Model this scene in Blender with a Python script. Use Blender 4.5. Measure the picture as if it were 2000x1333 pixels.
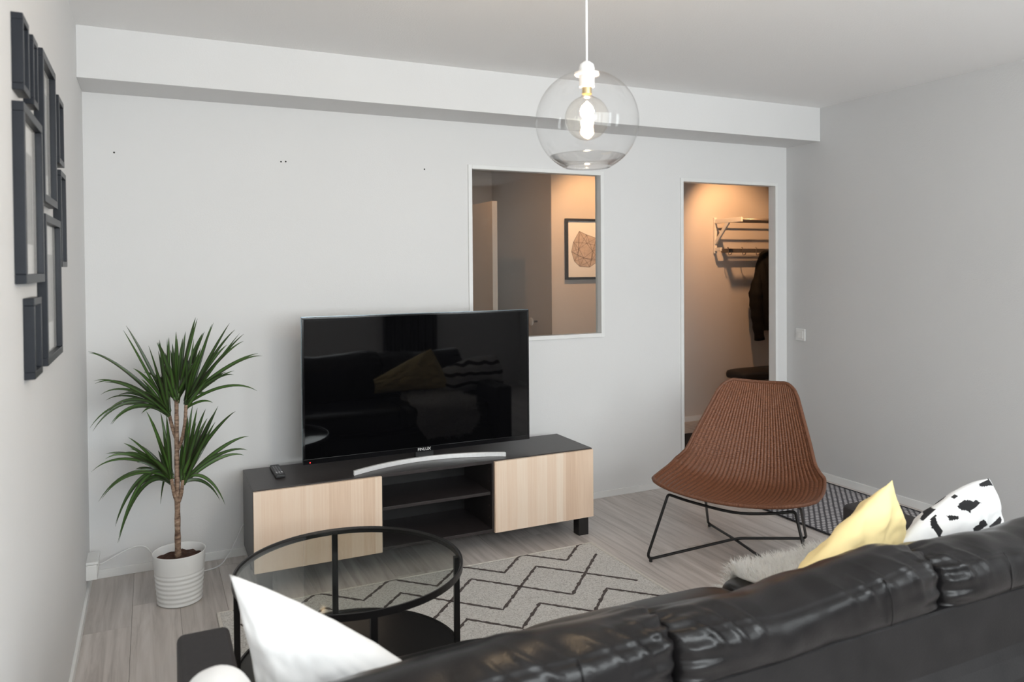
import bpy, bmesh, math, random
import numpy as np
from mathutils import Vector, Matrix, noise

for o in list(bpy.data.objects):
    bpy.data.objects.remove(o)
scene = bpy.context.scene
COL = scene.collection
random.seed(7)
PI = math.pi

# ------------------------------------------------------------------ camera
FPX, CX, CY = 1489.17, 998.14, 544.85
YAW, PITCH, ROLL, CAMH = math.radians(25.388), math.radians(0.9527), math.radians(-0.4371), 1.4926
FW = Vector((math.sin(YAW)*math.cos(PITCH), math.cos(YAW)*math.cos(PITCH), -math.sin(PITCH)))
R0 = Vector((math.cos(YAW), -math.sin(YAW), 0))
U0 = R0.cross(FW)
RT = R0*math.cos(ROLL) + U0*math.sin(ROLL)
UP = -R0*math.sin(ROLL) + U0*math.cos(ROLL)
CAM = Vector((0, 0, CAMH))
cd = bpy.data.cameras.new('camera')
cam = bpy.data.objects.new('camera', cd)
COL.objects.link(cam)
m = Matrix((RT, UP, -FW)).transposed().to_4x4()
m.translation = CAM
cam.matrix_world = m
cd.sensor_fit = 'HORIZONTAL'
cd.sensor_width = 36.0
cd.lens = FPX*36/2000
cd.shift_x = -(CX-1000)/2000
cd.shift_y = (CY-666.5)/2000
cd.clip_start = 0.02
cd.dof.use_dof = True
cd.dof.focus_distance = 3.9
cd.dof.aperture_fstop = 3.5
scene.camera = cam

# ------------------------------------------------------------------ world, exposure
w = bpy.data.worlds.new('overcast_sky')
scene.world = w
w.use_nodes = True
bg = w.node_tree.nodes['Background']
bg.inputs[0].default_value = (0.945, 0.972, 1.0, 1)
bg.inputs[1].default_value = 12.0
vs = scene.view_settings
vs.view_transform = 'Standard'
vs.look = 'None'
vs.gamma = 1.0
vs.use_curve_mapping = False
vs.exposure = 0.0

# room numbers (metres)
XL, XR, YB, YR = -0.277, 4.201, 4.163, -1.1
ZC, YF, ZB = 2.569, 3.854, 2.338
YH = 5.82
WT = 0.055
REARWIN = [(-0.12, 2.38, 0.90, 2.46), (3.1, 3.82, 0.90, 2.46)]   # the living room's two daylight windows
for (a, b, c, d) in REARWIN:
    ld = bpy.data.lights.new('window_daylight_portal', 'AREA')
    ld.shape = 'RECTANGLE'
    ld.size, ld.size_y = b-a, d-c
    ld.cycles.is_portal = True
    lo = bpy.data.objects.new('window_daylight_portal', ld)
    lo.location = ((a+b)/2, YR-0.16, (c+d)/2)
    lo.rotation_euler = (PI/2, 0, 0)
    COL.objects.link(lo)


# ------------------------------------------------------------------ pixel helpers (a pixel is only a direction)
def ray(x, y):
    return FW + RT*((x-CX)/FPX) - UP*((y-CY)/FPX)
def atX(x, y, v):
    d = ray(x, y); return CAM + d*(v/d.x)
def atY(x, y, v):
    d = ray(x, y); return CAM + d*(v/d.y)
def atZ(x, y, v):
    d = ray(x, y); return CAM + d*((v-CAMH)/d.z)
def topx(P):
    d = Vector(P)-CAM
    return (CX+FPX*d.dot(RT)/d.dot(FW), CY-FPX*d.dot(UP)/d.dot(FW))


# ------------------------------------------------------------------ materials
def srgb(r, g, b):
    f = lambda c: (c/255/12.92) if c/255 <= 0.04045 else ((c/255+0.055)/1.055)**2.4
    return (f(r), f(g), f(b), 1)

class NT:
    def __init__(s, name):
        s.m = bpy.data.materials.new(name)
        s.m.use_nodes = True
        s.t = s.m.node_tree
        s.b = s.t.nodes['Principled BSDF']
        s.out = s.t.nodes['Material Output']
    def n(s, typ, **kw):
        nd = s.t.nodes.new(typ)
        for k, v in kw.items():
            if k.startswith('i_'):
                key = k[2:]
                nd.inputs[int(key) if key.isdigit() else key.replace('_', ' ')].default_value = v
            else:
                setattr(nd, k, v)
        return nd
    def l(s, a, ao, b, bi):
        s.t.links.new(a.outputs[ao], b.inputs[bi])
    def coords(s, scale=(1, 1, 1), kind='Object'):
        tc = s.n('ShaderNodeTexCoord')
        mp = s.n('ShaderNodeMapping')
        mp.inputs['Scale'].default_value = scale
        s.l(tc, kind, mp, 0)
        return mp
    def bump(s, src, out, strength, dist=0.002):
        bp = s.n('ShaderNodeBump')
        bp.inputs['Strength'].default_value = strength
        bp.inputs['Distance'].default_value = dist
        s.l(src, out, bp, 'Height')
        s.l(bp, 0, s.b, 'Normal')
        return bp

def ramp(t, stops):
    r = t.n('ShaderNodeValToRGB')
    e = r.color_ramp.elements
    while len(e) < len(stops):
        e.new(0.5)
    for el, (p, c) in zip(e, stops):
        el.position = p
        el.color = c
    return r

def simple(name, col, rough=0.5, metal=0.0, spec=0.5, nscale=0, var=0.0, bump=0.0, bscale=None, bdist=0.002, coat=0.0):
    t = NT(name)
    t.b.inputs['Base Color'].default_value = col
    t.b.inputs['Roughness'].default_value = rough
    t.b.inputs['Metallic'].default_value = metal
    t.b.inputs['Specular IOR Level'].default_value = spec
    t.b.inputs['Coat Weight'].default_value = coat
    if var or bump:
        mp = t.coords()
        nz = t.n('ShaderNodeTexNoise', i_Scale=nscale or 30, i_Detail=4.0)
        t.l(mp, 0, nz, 'Vector')
        if var:
            c = Vector(col[:3])
            rp = ramp(t, [(0.3, (*(c*(1-var)), 1)), (0.7, (*(c*(1+var)), 1))])
            t.l(nz, 'Fac', rp, 0)
            t.l(rp, 0, t.b, 'Base Color')
        if bump:
            n2 = t.n('ShaderNodeTexNoise', i_Scale=bscale or nscale or 30, i_Detail=3.0)
            t.l(mp, 0, n2, 'Vector')
            t.bump(n2, 'Fac', bump, bdist)
    return t.m

def glass_thin(name, tint=(1, 1, 1, 1), rough=0.0, ior=1.45, refl=1.0):
    t = NT(name)
    t.t.nodes.remove(t.b)
    tr = t.n('ShaderNodeBsdfTransparent'); tr.inputs[0].default_value = tint
    gl = t.n('ShaderNodeBsdfGlossy'); gl.inputs['Roughness'].default_value = rough
    fr = t.n('ShaderNodeFresnel')
    ge = t.n('ShaderNodeNewGeometry')          # leaving the glass: same reflectance as entering it
    mr = t.n('ShaderNodeMapRange'); mr.inputs[3].default_value = ior; mr.inputs[4].default_value = 1/ior
    t.l(ge, 'Backfacing', mr, 0); t.l(mr, 0, fr, 'IOR')
    mu = t.n('ShaderNodeMath', operation='MULTIPLY'); mu.inputs[1].default_value = refl
    mx = t.n('ShaderNodeMixShader')
    t.l(fr, 0, mu, 0); t.l(mu, 0, mx, 0); t.l(tr, 0, mx, 1); t.l(gl, 0, mx, 2)
    t.l(mx, 0, t.out, 0)
    return t.m

def emit(name, col, strength):
    t = NT(name)
    t.b.inputs['Base Color'].default_value = col
    t.b.inputs['Emission Color'].default_value = col
    t.b.inputs['Emission Strength'].default_value = strength
    return t.m

def wood_floor():
    t = NT('grey_oak_laminate')
    mp = t.coords((26, 1.6, 1))
    oi = t.n('ShaderNodeObjectInfo')
    ad = t.n('ShaderNodeVectorMath', operation='ADD')
    sc = t.n('ShaderNodeVectorMath', operation='SCALE'); sc.inputs['Scale'].default_value = 40
    cb = t.n('ShaderNodeCombineXYZ')
    for k in range(3):
        t.l(oi, 'Random', cb, k)
    t.l(cb, 0, sc, 0); t.l(mp, 0, ad, 0); t.l(sc, 0, ad, 1)
    n1 = t.n('ShaderNodeTexNoise', i_Scale=1.0, i_Detail=6.0, i_Roughness=0.6, i_Distortion=0.6)
    t.l(ad, 0, n1, 'Vector')
    r1 = ramp(t, [(0.25, srgb(158, 150, 145)), (0.5, srgb(196, 188, 183)), (0.75, srgb(214, 207, 203))])
    t.l(n1, 'Fac', r1, 0)
    hs = t.n('ShaderNodeHueSaturation')
    mr = t.n('ShaderNodeMapRange'); mr.inputs[3].default_value = 0.90; mr.inputs[4].default_value = 1.08
    t.l(oi, 'Random', mr, 0); t.l(mr, 0, hs, 'Value'); t.l(r1, 0, hs, 'Color'); t.l(hs, 0, t.b, 'Base Color')
    t.b.inputs['Roughness'].default_value = 0.42
    t.bump(n1, 'Fac', 0.12, 0.002)
    return t.m

def oak_front():
    t = NT('pale_oak_veneer')
    tc = t.n('ShaderNodeTexCoord')
    sp = t.n('ShaderNodeSeparateXYZ'); t.l(tc, 'Object', sp, 0)
    # veneer strips of unequal width
    def strips(freq, off):
        a = t.n('ShaderNodeMath', operation='MULTIPLY_ADD'); a.inputs[1].default_value = freq; a.inputs[2].default_value = off
        t.l(sp, 'X', a, 0)
        fl = t.n('ShaderNodeMath', operation='FLOOR'); t.l(a, 0, fl, 0)
        wn = t.n('ShaderNodeTexWhiteNoise', noise_dimensions='1D'); t.l(fl, 0, wn, 'W')
        return wn
    s1, s2 = strips(9.5, 31.3), strips(17.0, 7.7)
    ad = t.n('ShaderNodeMath', operation='ADD'); t.l(s1, 'Value', ad, 0); t.l(s2, 'Value', ad, 1)
    mp = t.n('ShaderNodeMapping'); mp.inputs['Scale'].default_value = (130, 130, 3); t.l(tc, 'Object', mp, 0)
    nz = t.n('ShaderNodeTexNoise', i_Scale=1.0, i_Detail=5.0, i_Roughness=0.65); t.l(mp, 0, nz, 'Vector')
    m2 = t.n('ShaderNodeMath', operation='MULTIPLY_ADD'); m2.inputs[1].default_value = 0.30; t.l(ad, 0, m2, 0); 
    m3 = t.n('ShaderNodeMath', operation='MULTIPLY'); m3.inputs[1].default_value = 0.55; t.l(nz, 'Fac', m3, 0); t.l(m3, 0, m2, 2)
    r = ramp(t, [(0.15, srgb(216, 184, 156)), (0.5, srgb(236, 210, 186)), (0.85, srgb(246, 228, 209))])
    t.l(m2, 0, r, 0); t.l(r, 0, t.b, 'Base Color')
    t.b.inputs['Roughness'].default_value = 0.5
    t.bump(nz, 'Fac', 0.15, 0.001)
    return t.m

def wicker():
    t = NT('brown_woven_wicker')
    tc = t.n('ShaderNodeTexCoord')
    sp = t.n('ShaderNodeSeparateXYZ'); t.l(tc, 'UV', sp, 0)
    wv = t.n('ShaderNodeMath', operation='SINE')
    mu = t.n('ShaderNodeMath', operation='MULTIPLY'); mu.inputs[1].default_value = 2*PI*115
    t.l(sp, 'Y', mu, 0); t.l(mu, 0, wv, 0)
    mp = t.n('ShaderNodeMapping'); mp.inputs['Scale'].default_value = (60, 220, 1); t.l(tc, 'UV', mp, 0)
    nz = t.n('ShaderNodeTexNoise', i_Scale=1.0, i_Detail=3.0); t.l(mp, 0, nz, 'Vector')
    r = ramp(t, [(0.25, srgb(80, 46, 29)), (0.5, srgb(118, 73, 49)), (0.8, srgb(152, 103, 74))])
    cs = t.n('ShaderNodeMath', operation='COSINE'); cm = t.n('ShaderNodeMath', operation='MULTIPLY_ADD')
    cm.inputs[1].default_value = 2*PI*36; cm.inputs[2].default_value = PI/2
    t.l(sp, 'X', cm, 0); t.l(cm, 0, cs, 0)
    mr = t.n('ShaderNodeMapRange'); mr.inputs[1].default_value = -1; mr.inputs[2].default_value = -0.2; mr.inputs[3].default_value = 0.66; mr.inputs[4].default_value = 1.0  # rib grooves darkened in the colour, deepening the shade between cords
    t.l(cs, 0, mr, 0)
    hs = t.n('ShaderNodeHueSaturation'); t.l(mr, 0, hs, 'Value')
    t.l(nz, 'Fac', r, 0); t.l(r, 0, hs, 'Color'); t.l(hs, 0, t.b, 'Base Color')
    t.b.inputs['Roughness'].default_value = 0.42
    ad = t.n('ShaderNodeMath', operation='MULTIPLY_ADD'); ad.inputs[1].default_value = 0.35
    t.l(wv, 0, ad, 0); t.l(nz, 'Fac', ad, 2)
    t.bump(ad, 0, 0.6, 0.002)
    return t.m

def rug_pile():
    t = NT('rug_cream_grey_loop')
    mp = t.coords((1, 1, 1))
    n1 = t.n('ShaderNodeTexNoise', i_Scale=150.0, i_Detail=3.0, i_Roughness=0.7); t.l(mp, 0, n1, 'Vector')
    r = ramp(t, [(0.28, srgb(150, 146, 142)), (0.45, srgb(208, 205, 201)), (0.7, srgb(236, 234, 231))])
    t.l(n1, 'Fac', r, 0); t.l(r, 0, t.b, 'Base Color')
    t.b.inputs['Roughness'].default_value = 0.95
    t.b.inputs['Specular IOR Level'].default_value = 0.1
    t.bump(n1, 'Fac', 0.9, 0.006)
    return t.m

def mat_weave():
    t = NT('grey_flatweave')
    mp = t.coords((1, 1, 1))
    w1 = t.n('ShaderNodeTexWave', wave_type='BANDS', bands_direction='DIAGONAL', i_Scale=15.0, i_Distortion=0.5)
    t.l(mp, 0, w1, 'Vector')
    mp2 = t.coords((-1, 1, 1))
    w2 = t.n('ShaderNodeTexWave', wave_type='BANDS', bands_direction='DIAGONAL', i_Scale=15.0, i_Distortion=0.5)
    t.l(mp2, 0, w2, 'Vector')
    mx = t.n('ShaderNodeMath', operation='MULTIPLY'); t.l(w1, 'Fac', mx, 0); t.l(w2, 'Fac', mx, 1)
    r = ramp(t, [(0.12, srgb(84, 82, 87)), (0.35, srgb(196, 194, 196))])
    t.l(mx, 0, r, 0); t.l(r, 0, t.b, 'Base Color')
    t.b.inputs['Roughness'].default_value = 0.95
    t.bump(mx, 0, 0.6, 0.003)
    return t.m

def leather(name='black_leather', rough=0.29):
    t = NT(name)
    mp = t.coords()
    v = t.n('ShaderNodeTexVoronoi', i_Scale=260.0); t.l(mp, 0, v, 'Vector')
    n = t.n('ShaderNodeTexNoise', i_Scale=14.0, i_Detail=4.0); t.l(mp, 0, n, 'Vector')
    r = ramp(t, [(0.3, (0.006, 0.0055, 0.006, 1)), (0.7, (0.012, 0.011, 0.0115, 1))])
    t.l(n, 'Fac', r, 0); t.l(r, 0, t.b, 'Base Color')
    t.b.inputs['Roughness'].default_value = rough
    t.b.inputs['Specular IOR Level'].default_value = 0.28
    t.bump(v, 'Distance', 0.25, 0.001)
    return t.m

def leaf_mat():
    t = NT('dracaena_leaf')
    mp = t.coords((1, 1, 1), 'UV')
    sp = t.n('ShaderNodeSeparateXYZ'); t.l(mp, 0, sp, 0)
    r = ramp(t, [(0.0, srgb(60, 30, 34)), (0.14, srgb(40, 66, 26)), (0.5, srgb(74, 108, 44)), (0.86, srgb(40, 66, 26)), (1.0, srgb(60, 30, 34))])
    t.l(sp, 'X', r, 0)
    oi = t.n('ShaderNodeObjectInfo')
    hs = t.n('ShaderNodeHueSaturation')
    mr = t.n('ShaderNodeMapRange'); mr.inputs[3].default_value = 0.55; mr.inputs[4].default_value = 1.15
    t.l(oi, 'Random', mr, 0); t.l(mr, 0, hs, 'Value'); t.l(r, 0, hs, 'Color'); t.l(hs, 0, t.b, 'Base Color')
    t.b.inputs['Roughness'].default_value = 0.4
    return t.m

def trunk_mat():
    t = NT('dracaena_trunk')
    mp = t.coords((40, 40, 110))
    n = t.n('ShaderNodeTexNoise', i_Scale=1.0, i_Detail=4.0); t.l(mp, 0, n, 'Vector')
    r = ramp(t, [(0.3, srgb(84, 62, 48)), (0.6, srgb(150, 124, 104)), (0.8, srgb(190, 168, 150))])
    t.l(n, 'Fac', r, 0); t.l(r, 0, t.b, 'Base Color')
    t.b.inputs['Roughness'].default_value = 0.8
    t.bump(n, 'Fac', 0.7, 0.004)
    return t.m

def wool_mat():
    t = NT('white_sheepskin_wool')
    t.t.nodes.remove(t.b)
    mp = t.coords(); nz = t.n('ShaderNodeTexNoise', i_Scale=40.0); t.l(mp, 0, nz, 'Vector')
    r = ramp(t, [(0.3, (0.90, 0.89, 0.86, 1)), (0.7, (0.96, 0.955, 0.94, 1))]); t.l(nz, 'Fac', r, 0)
    a = t.n('ShaderNodeBsdfDiffuse'); b = t.n('ShaderNodeBsdfTranslucent'); mx = t.n('ShaderNodeMixShader'); mx.inputs[0].default_value = 0.5
    t.l(r, 0, a, 0); t.l(r, 0, b, 0); t.l(a, 0, mx, 1); t.l(b, 0, mx, 2); t.l(mx, 0, t.out, 0)
    return t.m

MT = dict(
    wall=simple('wall_paint_light_grey', (0.748, 0.744, 0.742, 1), 0.85, nscale=1.2, var=0.012, bump=0.35, bscale=170, bdist=0.0012),
    wallr=simple('wall_paint_grey_shaded', (0.604, 0.600, 0.598, 1), 0.85, nscale=1.5, var=0.012, bump=0.5, bscale=150, bdist=0.0015),  # right wall: same paint as the others, darkened to stand for its weaker light
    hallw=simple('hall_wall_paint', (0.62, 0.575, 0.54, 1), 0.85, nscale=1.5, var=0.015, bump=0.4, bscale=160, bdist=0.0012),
    ceil=simple('ceiling_paint', (0.92, 0.91, 0.905, 1), 0.9, bump=0.5, bscale=120, bdist=0.002),
    trim=simple('white_trim_paint', (0.80, 0.80, 0.79, 1), 0.4, nscale=8, var=0.02),
    floor=wood_floor(),
    sub=simple('floor_joint_dark', (0.09, 0.08, 0.075, 1), 0.8, nscale=12, var=0.1),
    oak=oak_front(),
    blackbrown=simple('black_brown_foil', srgb(50, 45, 45), 0.38, nscale=60, var=0.12, bump=0.1, bscale=200, bdist=0.0008),
    blackpaint=simple('black_painted_wood', srgb(24, 22, 22), 0.45, nscale=20, var=0.1),
    blackmetal=simple('black_powder_metal', srgb(26, 24, 24), 0.38, metal=0.2, nscale=40, var=0.1),
    frame=simple('dark_blue_black_frame', srgb(33, 36, 42), 0.36, spec=0.25, nscale=30, var=0.08),
    paper=simple('white_mat_board', (0.90, 0.89, 0.86, 1), 0.8, nscale=20, var=0.01),
    print_=simple('grey_print', srgb(150, 146, 140), 0.8, nscale=9, var=0.35),
    pane=glass_thin('picture_glass', refl=0.8),
    winpane=glass_thin('window_glass', (0.97, 0.985, 0.98, 1), refl=0.9),
    tableglass=glass_thin('table_glass', (0.925, 0.94, 0.92, 1), refl=1.0, ior=1.5),
    globe=glass_thin('globe_glass', (0.985, 0.985, 0.985, 1), refl=0.9, ior=1.45),
    globelip=glass_thin('globe_thick_glass', (0.965, 0.96, 0.955, 1), refl=1.7, ior=1.5),
    bulbglass=glass_thin('bulb_glass', (0.99, 0.97, 0.94, 1), refl=0.9),
    tvscreen=simple('tv_screen_gloss', (0.0025, 0.0025, 0.003, 1), 0.03, spec=0.36, nscale=5, var=0.01),
    tvbezel=simple('tv_bezel_gloss_black', (0.006, 0.006, 0.007, 1), 0.12, nscale=5, var=0.01),
    tvback=simple('tv_back_plastic', (0.02, 0.02, 0.021, 1), 0.5, nscale=40, var=0.05),
    silver=simple('brushed_silver', (0.88, 0.88, 0.88, 1), 0.35, metal=0.2, nscale=60, var=0.04),
    chrome=simple('chrome_edge', (0.16, 0.19, 0.21, 1), 0.2, metal=0.8, nscale=30, var=0.03),
    logo=simple('logo_white', (0.8, 0.8, 0.8, 1), 0.4, nscale=10, var=0.01),
    led=emit('red_standby_led', (1.0, 0.03, 0.03, 1), 1.5),
    button=simple('remote_button_grey', srgb(120, 120, 124), 0.5, nscale=40, var=0.1),
    buttonw=simple('remote_button_pale', srgb(205, 205, 208), 0.5, nscale=40, var=0.05),
    pot=simple('white_glazed_pot', (0.80, 0.80, 0.79, 1), 0.3, nscale=10, var=0.01),
    soil=simple('potting_soil', srgb(66, 40, 28), 0.95, nscale=70, var=0.4, bump=1.0, bscale=90, bdist=0.01),
    trunk=trunk_mat(), leaf=leaf_mat(),
    plastic=simple('white_plastic', (0.78, 0.78, 0.77, 1), 0.35, nscale=10, var=0.01),
    cable=simple('white_cable', (0.78, 0.78, 0.78, 1), 0.45, nscale=10, var=0.01),
    dark=simple('dark_recess', (0.02, 0.02, 0.02, 1), 0.7, nscale=10, var=0.05),
    rug=rug_pile(),
    rugline=simple('rug_dark_yarn', srgb(84, 76, 74), 0.95, nscale=140, var=0.4, bump=0.8, bscale=160, bdist=0.004),
    rugedge=simple('rug_binding_cream', srgb(214, 209, 202), 0.9, nscale=120, var=0.1, bump=0.5, bscale=160),
    matw=mat_weave(),
    matedge=simple('mat_edge_dark', srgb(46, 44, 48), 0.9, nscale=80, var=0.1),
    wicker=wicker(),
    leather=leather(),
    leatherback=leather('black_leather_panel', 0.55),
    armcloth=simple('charcoal_arm_cover', srgb(44, 41, 43), 0.6, nscale=80, var=0.12, bump=0.2, bscale=300),
    white=simple('white_cotton', (0.86, 0.86, 0.86, 1), 0.9, nscale=40, var=0.01, bump=0.25, bscale=400, bdist=0.001),
    yellow=simple('pale_yellow_velvet', srgb(244, 221, 162), 0.8, nscale=6, var=0.05, bump=0.3, bscale=9, bdist=0.004),
    bwblack=simple('black_print_cotton', srgb(26, 25, 28), 0.85, nscale=40, var=0.05),
    wool=wool_mat(),
    cord=simple('white_fabric_cord', (0.85, 0.85, 0.85, 1), 0.6, nscale=60, var=0.02),
    filament=emit('warm_filament', (1.0, 0.74, 0.46, 1), 640.0),
    brass=simple('brass_cap', (0.75, 0.6, 0.35, 1), 0.3, metal=1.0, nscale=30, var=0.05),
    rackwood=simple('rack_white_paint', (0.78, 0.76, 0.72, 1), 0.4, nscale=20, var=0.03),
    rail=simple('rack_rail_steel', srgb(120, 112, 106), 0.35, metal=0.6, nscale=40, var=0.05),
    coat=simple('black_jacket_cloth', srgb(19, 17, 16), 0.8, spec=0.2, nscale=50, var=0.2, bump=0.4, bscale=60, bdist=0.003),
    seat=simple('black_padded_seat', srgb(34, 31, 32), 0.6, nscale=60, var=0.1),
    doorleaf=simple('cream_door_paint', (0.66, 0.60, 0.545, 1), 0.45, nscale=10, var=0.02),
    ink=simple('sepia_ink', srgb(96, 80, 72), 0.9, nscale=40, var=0.1),
    inkwash=simple('sepia_wash', srgb(200, 182, 168), 0.9, nscale=40, var=0.15),
    doormat=simple('black_doormat', srgb(34, 32, 33), 0.95, nscale=120, var=0.3, bump=0.6, bscale=200),
    ground=simple('outdoor_ground', (0.35, 0.36, 0.36, 1), 0.9, nscale=2, var=0.1),
)

# ------------------------------------------------------------------ mesh helpers
OFF = {}
class MB:
    def __init__(s):
        s.v, s.f, s.uv = [], [], None
    def box(s, x0, x1, y0, y1, z0, z1):
        b = len(s.v)
        s.v += [(x0, y0, z0), (x1, y0, z0), (x1, y1, z0), (x0, y1, z0), (x0, y0, z1), (x1, y0, z1), (x1, y1, z1), (x0, y1, z1)]
        s.f += [tuple(b+i for i in q) for q in ((0, 3, 2, 1), (4, 5, 6, 7), (0, 1, 5, 4), (1, 2, 6, 5), (2, 3, 7, 6), (3, 0, 4, 7))]
        return s
    def obox(s, c, ax, ay, az):
        """oriented box: centre and three half-axis vectors"""
        b = len(s.v); c, ax, ay, az = map(Vector, (c, ax, ay, az))
        for k in (-1, 1):
            for (i, j) in ((-1, -1), (1, -1), (1, 1), (-1, 1)):
                s.v.append(tuple(c+ax*i+ay*j+az*k))
        s.f += [tuple(b+i for i in q) for q in ((0, 3, 2, 1), (4, 5, 6, 7), (0, 1, 5, 4), (1, 2, 6, 5), (2, 3, 7, 6), (3, 0, 4, 7))]
        return s
    def tube(s, pts, r, n=10, closed=False, cap=True):
        pts = [Vector(p) for p in pts]
        N = len(pts); b = len(s.v)
        rr = r if isinstance(r, (list, tuple)) else [r]*N
        up = None
        for i in range(N):
            if closed:
                t = (pts[(i+1) % N]-pts[i-1]).normalized()
            else:
                t = (pts[min(i+1, N-1)]-pts[max(i-1, 0)]).normalized()
            if up is None:
                a = Vector((0, 0, 1)) if abs(t.z) < 0.9 else Vector((1, 0, 0))
                up = (a - t*a.dot(t)).normalized()
            else:
                up = (up - t*up.dot(t)).normalized()
            sd = t.cross(up)
            for k in range(n):
                a = 2*PI*k/n
                s.v.append(tuple(pts[i]+(up*math.cos(a)+sd*math.sin(a))*rr[i]))
        for i in range(N if closed else N-1):
            for k in range(n):
                j = (i+1) % N
                s.f.append((b+i*n+k, b+i*n+(k+1) % n, b+j*n+(k+1) % n, b+j*n+k))
        if cap and not closed:
            s.f.append(tuple(b+k for k in reversed(range(n))))
            s.f.append(tuple(b+(N-1)*n+k for k in range(n)))
        return s
    def lathe(s, prof, c, n=48, cap0=False, cap1=False):
        b = len(s.v)
        for (r, z) in prof:
            for k in range(n):
                a = 2*PI*k/n
                s.v.append((c[0]+r*math.cos(a), c[1]+r*math.sin(a), c[2]+z))
        for i in range(len(prof)-1):
            for k in range(n):
                s.f.append((b+i*n+k, b+i*n+(k+1) % n, b+(i+1)*n+(k+1) % n, b+(i+1)*n+k))
        if cap0: s.f.append(tuple(b+k for k in reversed(range(n))))
        if cap1: s.f.append(tuple(b+(len(prof)-1)*n+k for k in range(n)))
        return s
    def grid(s, fn, nu, nv, cu=False):
        b = len(s.v)
        for j in range(nv):
            for i in range(nu):
                s.v.append(tuple(fn(i/(nu if cu else nu-1), j/(nv-1))))
        for j in range(nv-1):
            for i in range(nu if cu else nu-1):
                i2 = (i+1) % nu
                s.f.append((b+j*nu+i, b+j*nu+i2, b+(j+1)*nu+i2, b+(j+1)*nu+i))
        return s
    def prism(s, poly, d):
        """closed polygon (3-D points) extruded by vector d"""
        b = len(s.v); n = len(poly); d = Vector(d)
        s.v += [tuple(p) for p in poly] + [tuple(Vector(p)+d) for p in poly]
        s.f.append(tuple(b+i for i in reversed(range(n))))
        s.f.append(tuple(b+n+i for i in range(n)))
        for i in range(n):
            j = (i+1) % n
            s.f.append((b+i, b+j, b+n+j, b+n+i))
        return s
    def build(s, name, mat, parent=None, smooth=False, bevel=0, seg=2, sub=0, solid=0, recalc=True):
        off = OFF.get(parent, Vector((0, 0, 0))) if parent else Vector((0, 0, 0))
        own = off
        if parent is None:
            arr = np.array(s.v); lo, hi = arr.min(0), arr.max(0)
            own = Vector(((lo[0]+hi[0])/2, (lo[1]+hi[1])/2, lo[2]))
        me = bpy.data.meshes.new(name)
        me.from_pydata([(v[0]-own.x, v[1]-own.y, v[2]-own.z) for v in s.v], [], s.f)
        if recalc:
            bm = bmesh.new(); bm.from_mesh(me)
            bmesh.ops.recalc_face_normals(bm, faces=bm.faces); bm.to_mesh(me); bm.free()
        me.validate()
        for mm in (mat if isinstance(mat, (list, tuple)) else [mat]):
            me.materials.append(mm)
        if smooth:
            me.polygons.foreach_set('use_smooth', [True]*len(me.polygons))
        o = bpy.data.objects.new(name, me)
        COL.objects.link(o)
        if parent is None:
            o.location = own
        else:
            o.parent = parent
        OFF[o] = own
        if bevel:
            md = o.modifiers.new('bevel', 'BEVEL'); md.width = bevel; md.segments = seg; md.limit_method = 'ANGLE'
        if solid:
            md = o.modifiers.new('thickness', 'SOLIDIFY'); md.thickness = solid; md.offset = 0
        if sub:
            md = o.modifiers.new('subdivision', 'SUBSURF'); md.levels = sub; md.render_levels = sub
        return o

def tag(o, label=None, cat=None, group=None, kind=None):
    if label: o['label'] = label
    if cat: o['category'] = cat
    if group: o['group'] = group
    if kind: o['kind'] = kind
    return o

def thing(name, loc, label, cat, group=None, kind=None):
    o = bpy.data.objects.new(name, None)
    o.empty_display_size = 0.05
    o.location = loc
    COL.objects.link(o)
    OFF[o] = Vector(loc)
    return tag(o, label, cat, group, kind)

def round_path(pts, rad, n=6, closed=False):
    pts = [Vector(p) for p in pts]
    out = []
    N = len(pts)
    for i in range(N):
        if not closed and i in (0, N-1):
            out.append(pts[i]); continue
        a, b, c = pts[i-1], pts[i], pts[(i+1) % N]
        r = min(rad, (a-b).length*0.45, (c-b).length*0.45)
        p0 = b+(a-b).normalized()*r
        p1 = b+(c-b).normalized()*r
        for k in range(n+1):
            t = k/n
            out.append(p0*(1-t)**2+b*2*t*(1-t)+p1*t*t)
    return out

def catmull(pts, n):
    """pts: list of tuples; returns function t in 0..1"""
    P = [np.array(p, float) for p in pts]
    P = [2*P[0]-P[1]] + P + [2*P[-1]-P[-2]]
    K = len(pts)-1
    def fn(t):
        x = min(max(t, 0), 1)*K
        i = min(int(x), K-1); u = x-i
        a, b, c, d = P[i], P[i+1], P[i+2], P[i+3]
        return 0.5*((2*b)+(-a+c)*u+(2*a-5*b+4*c-d)*u*u+(-a+3*b-3*c+d)*u**3)
    return fn

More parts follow.
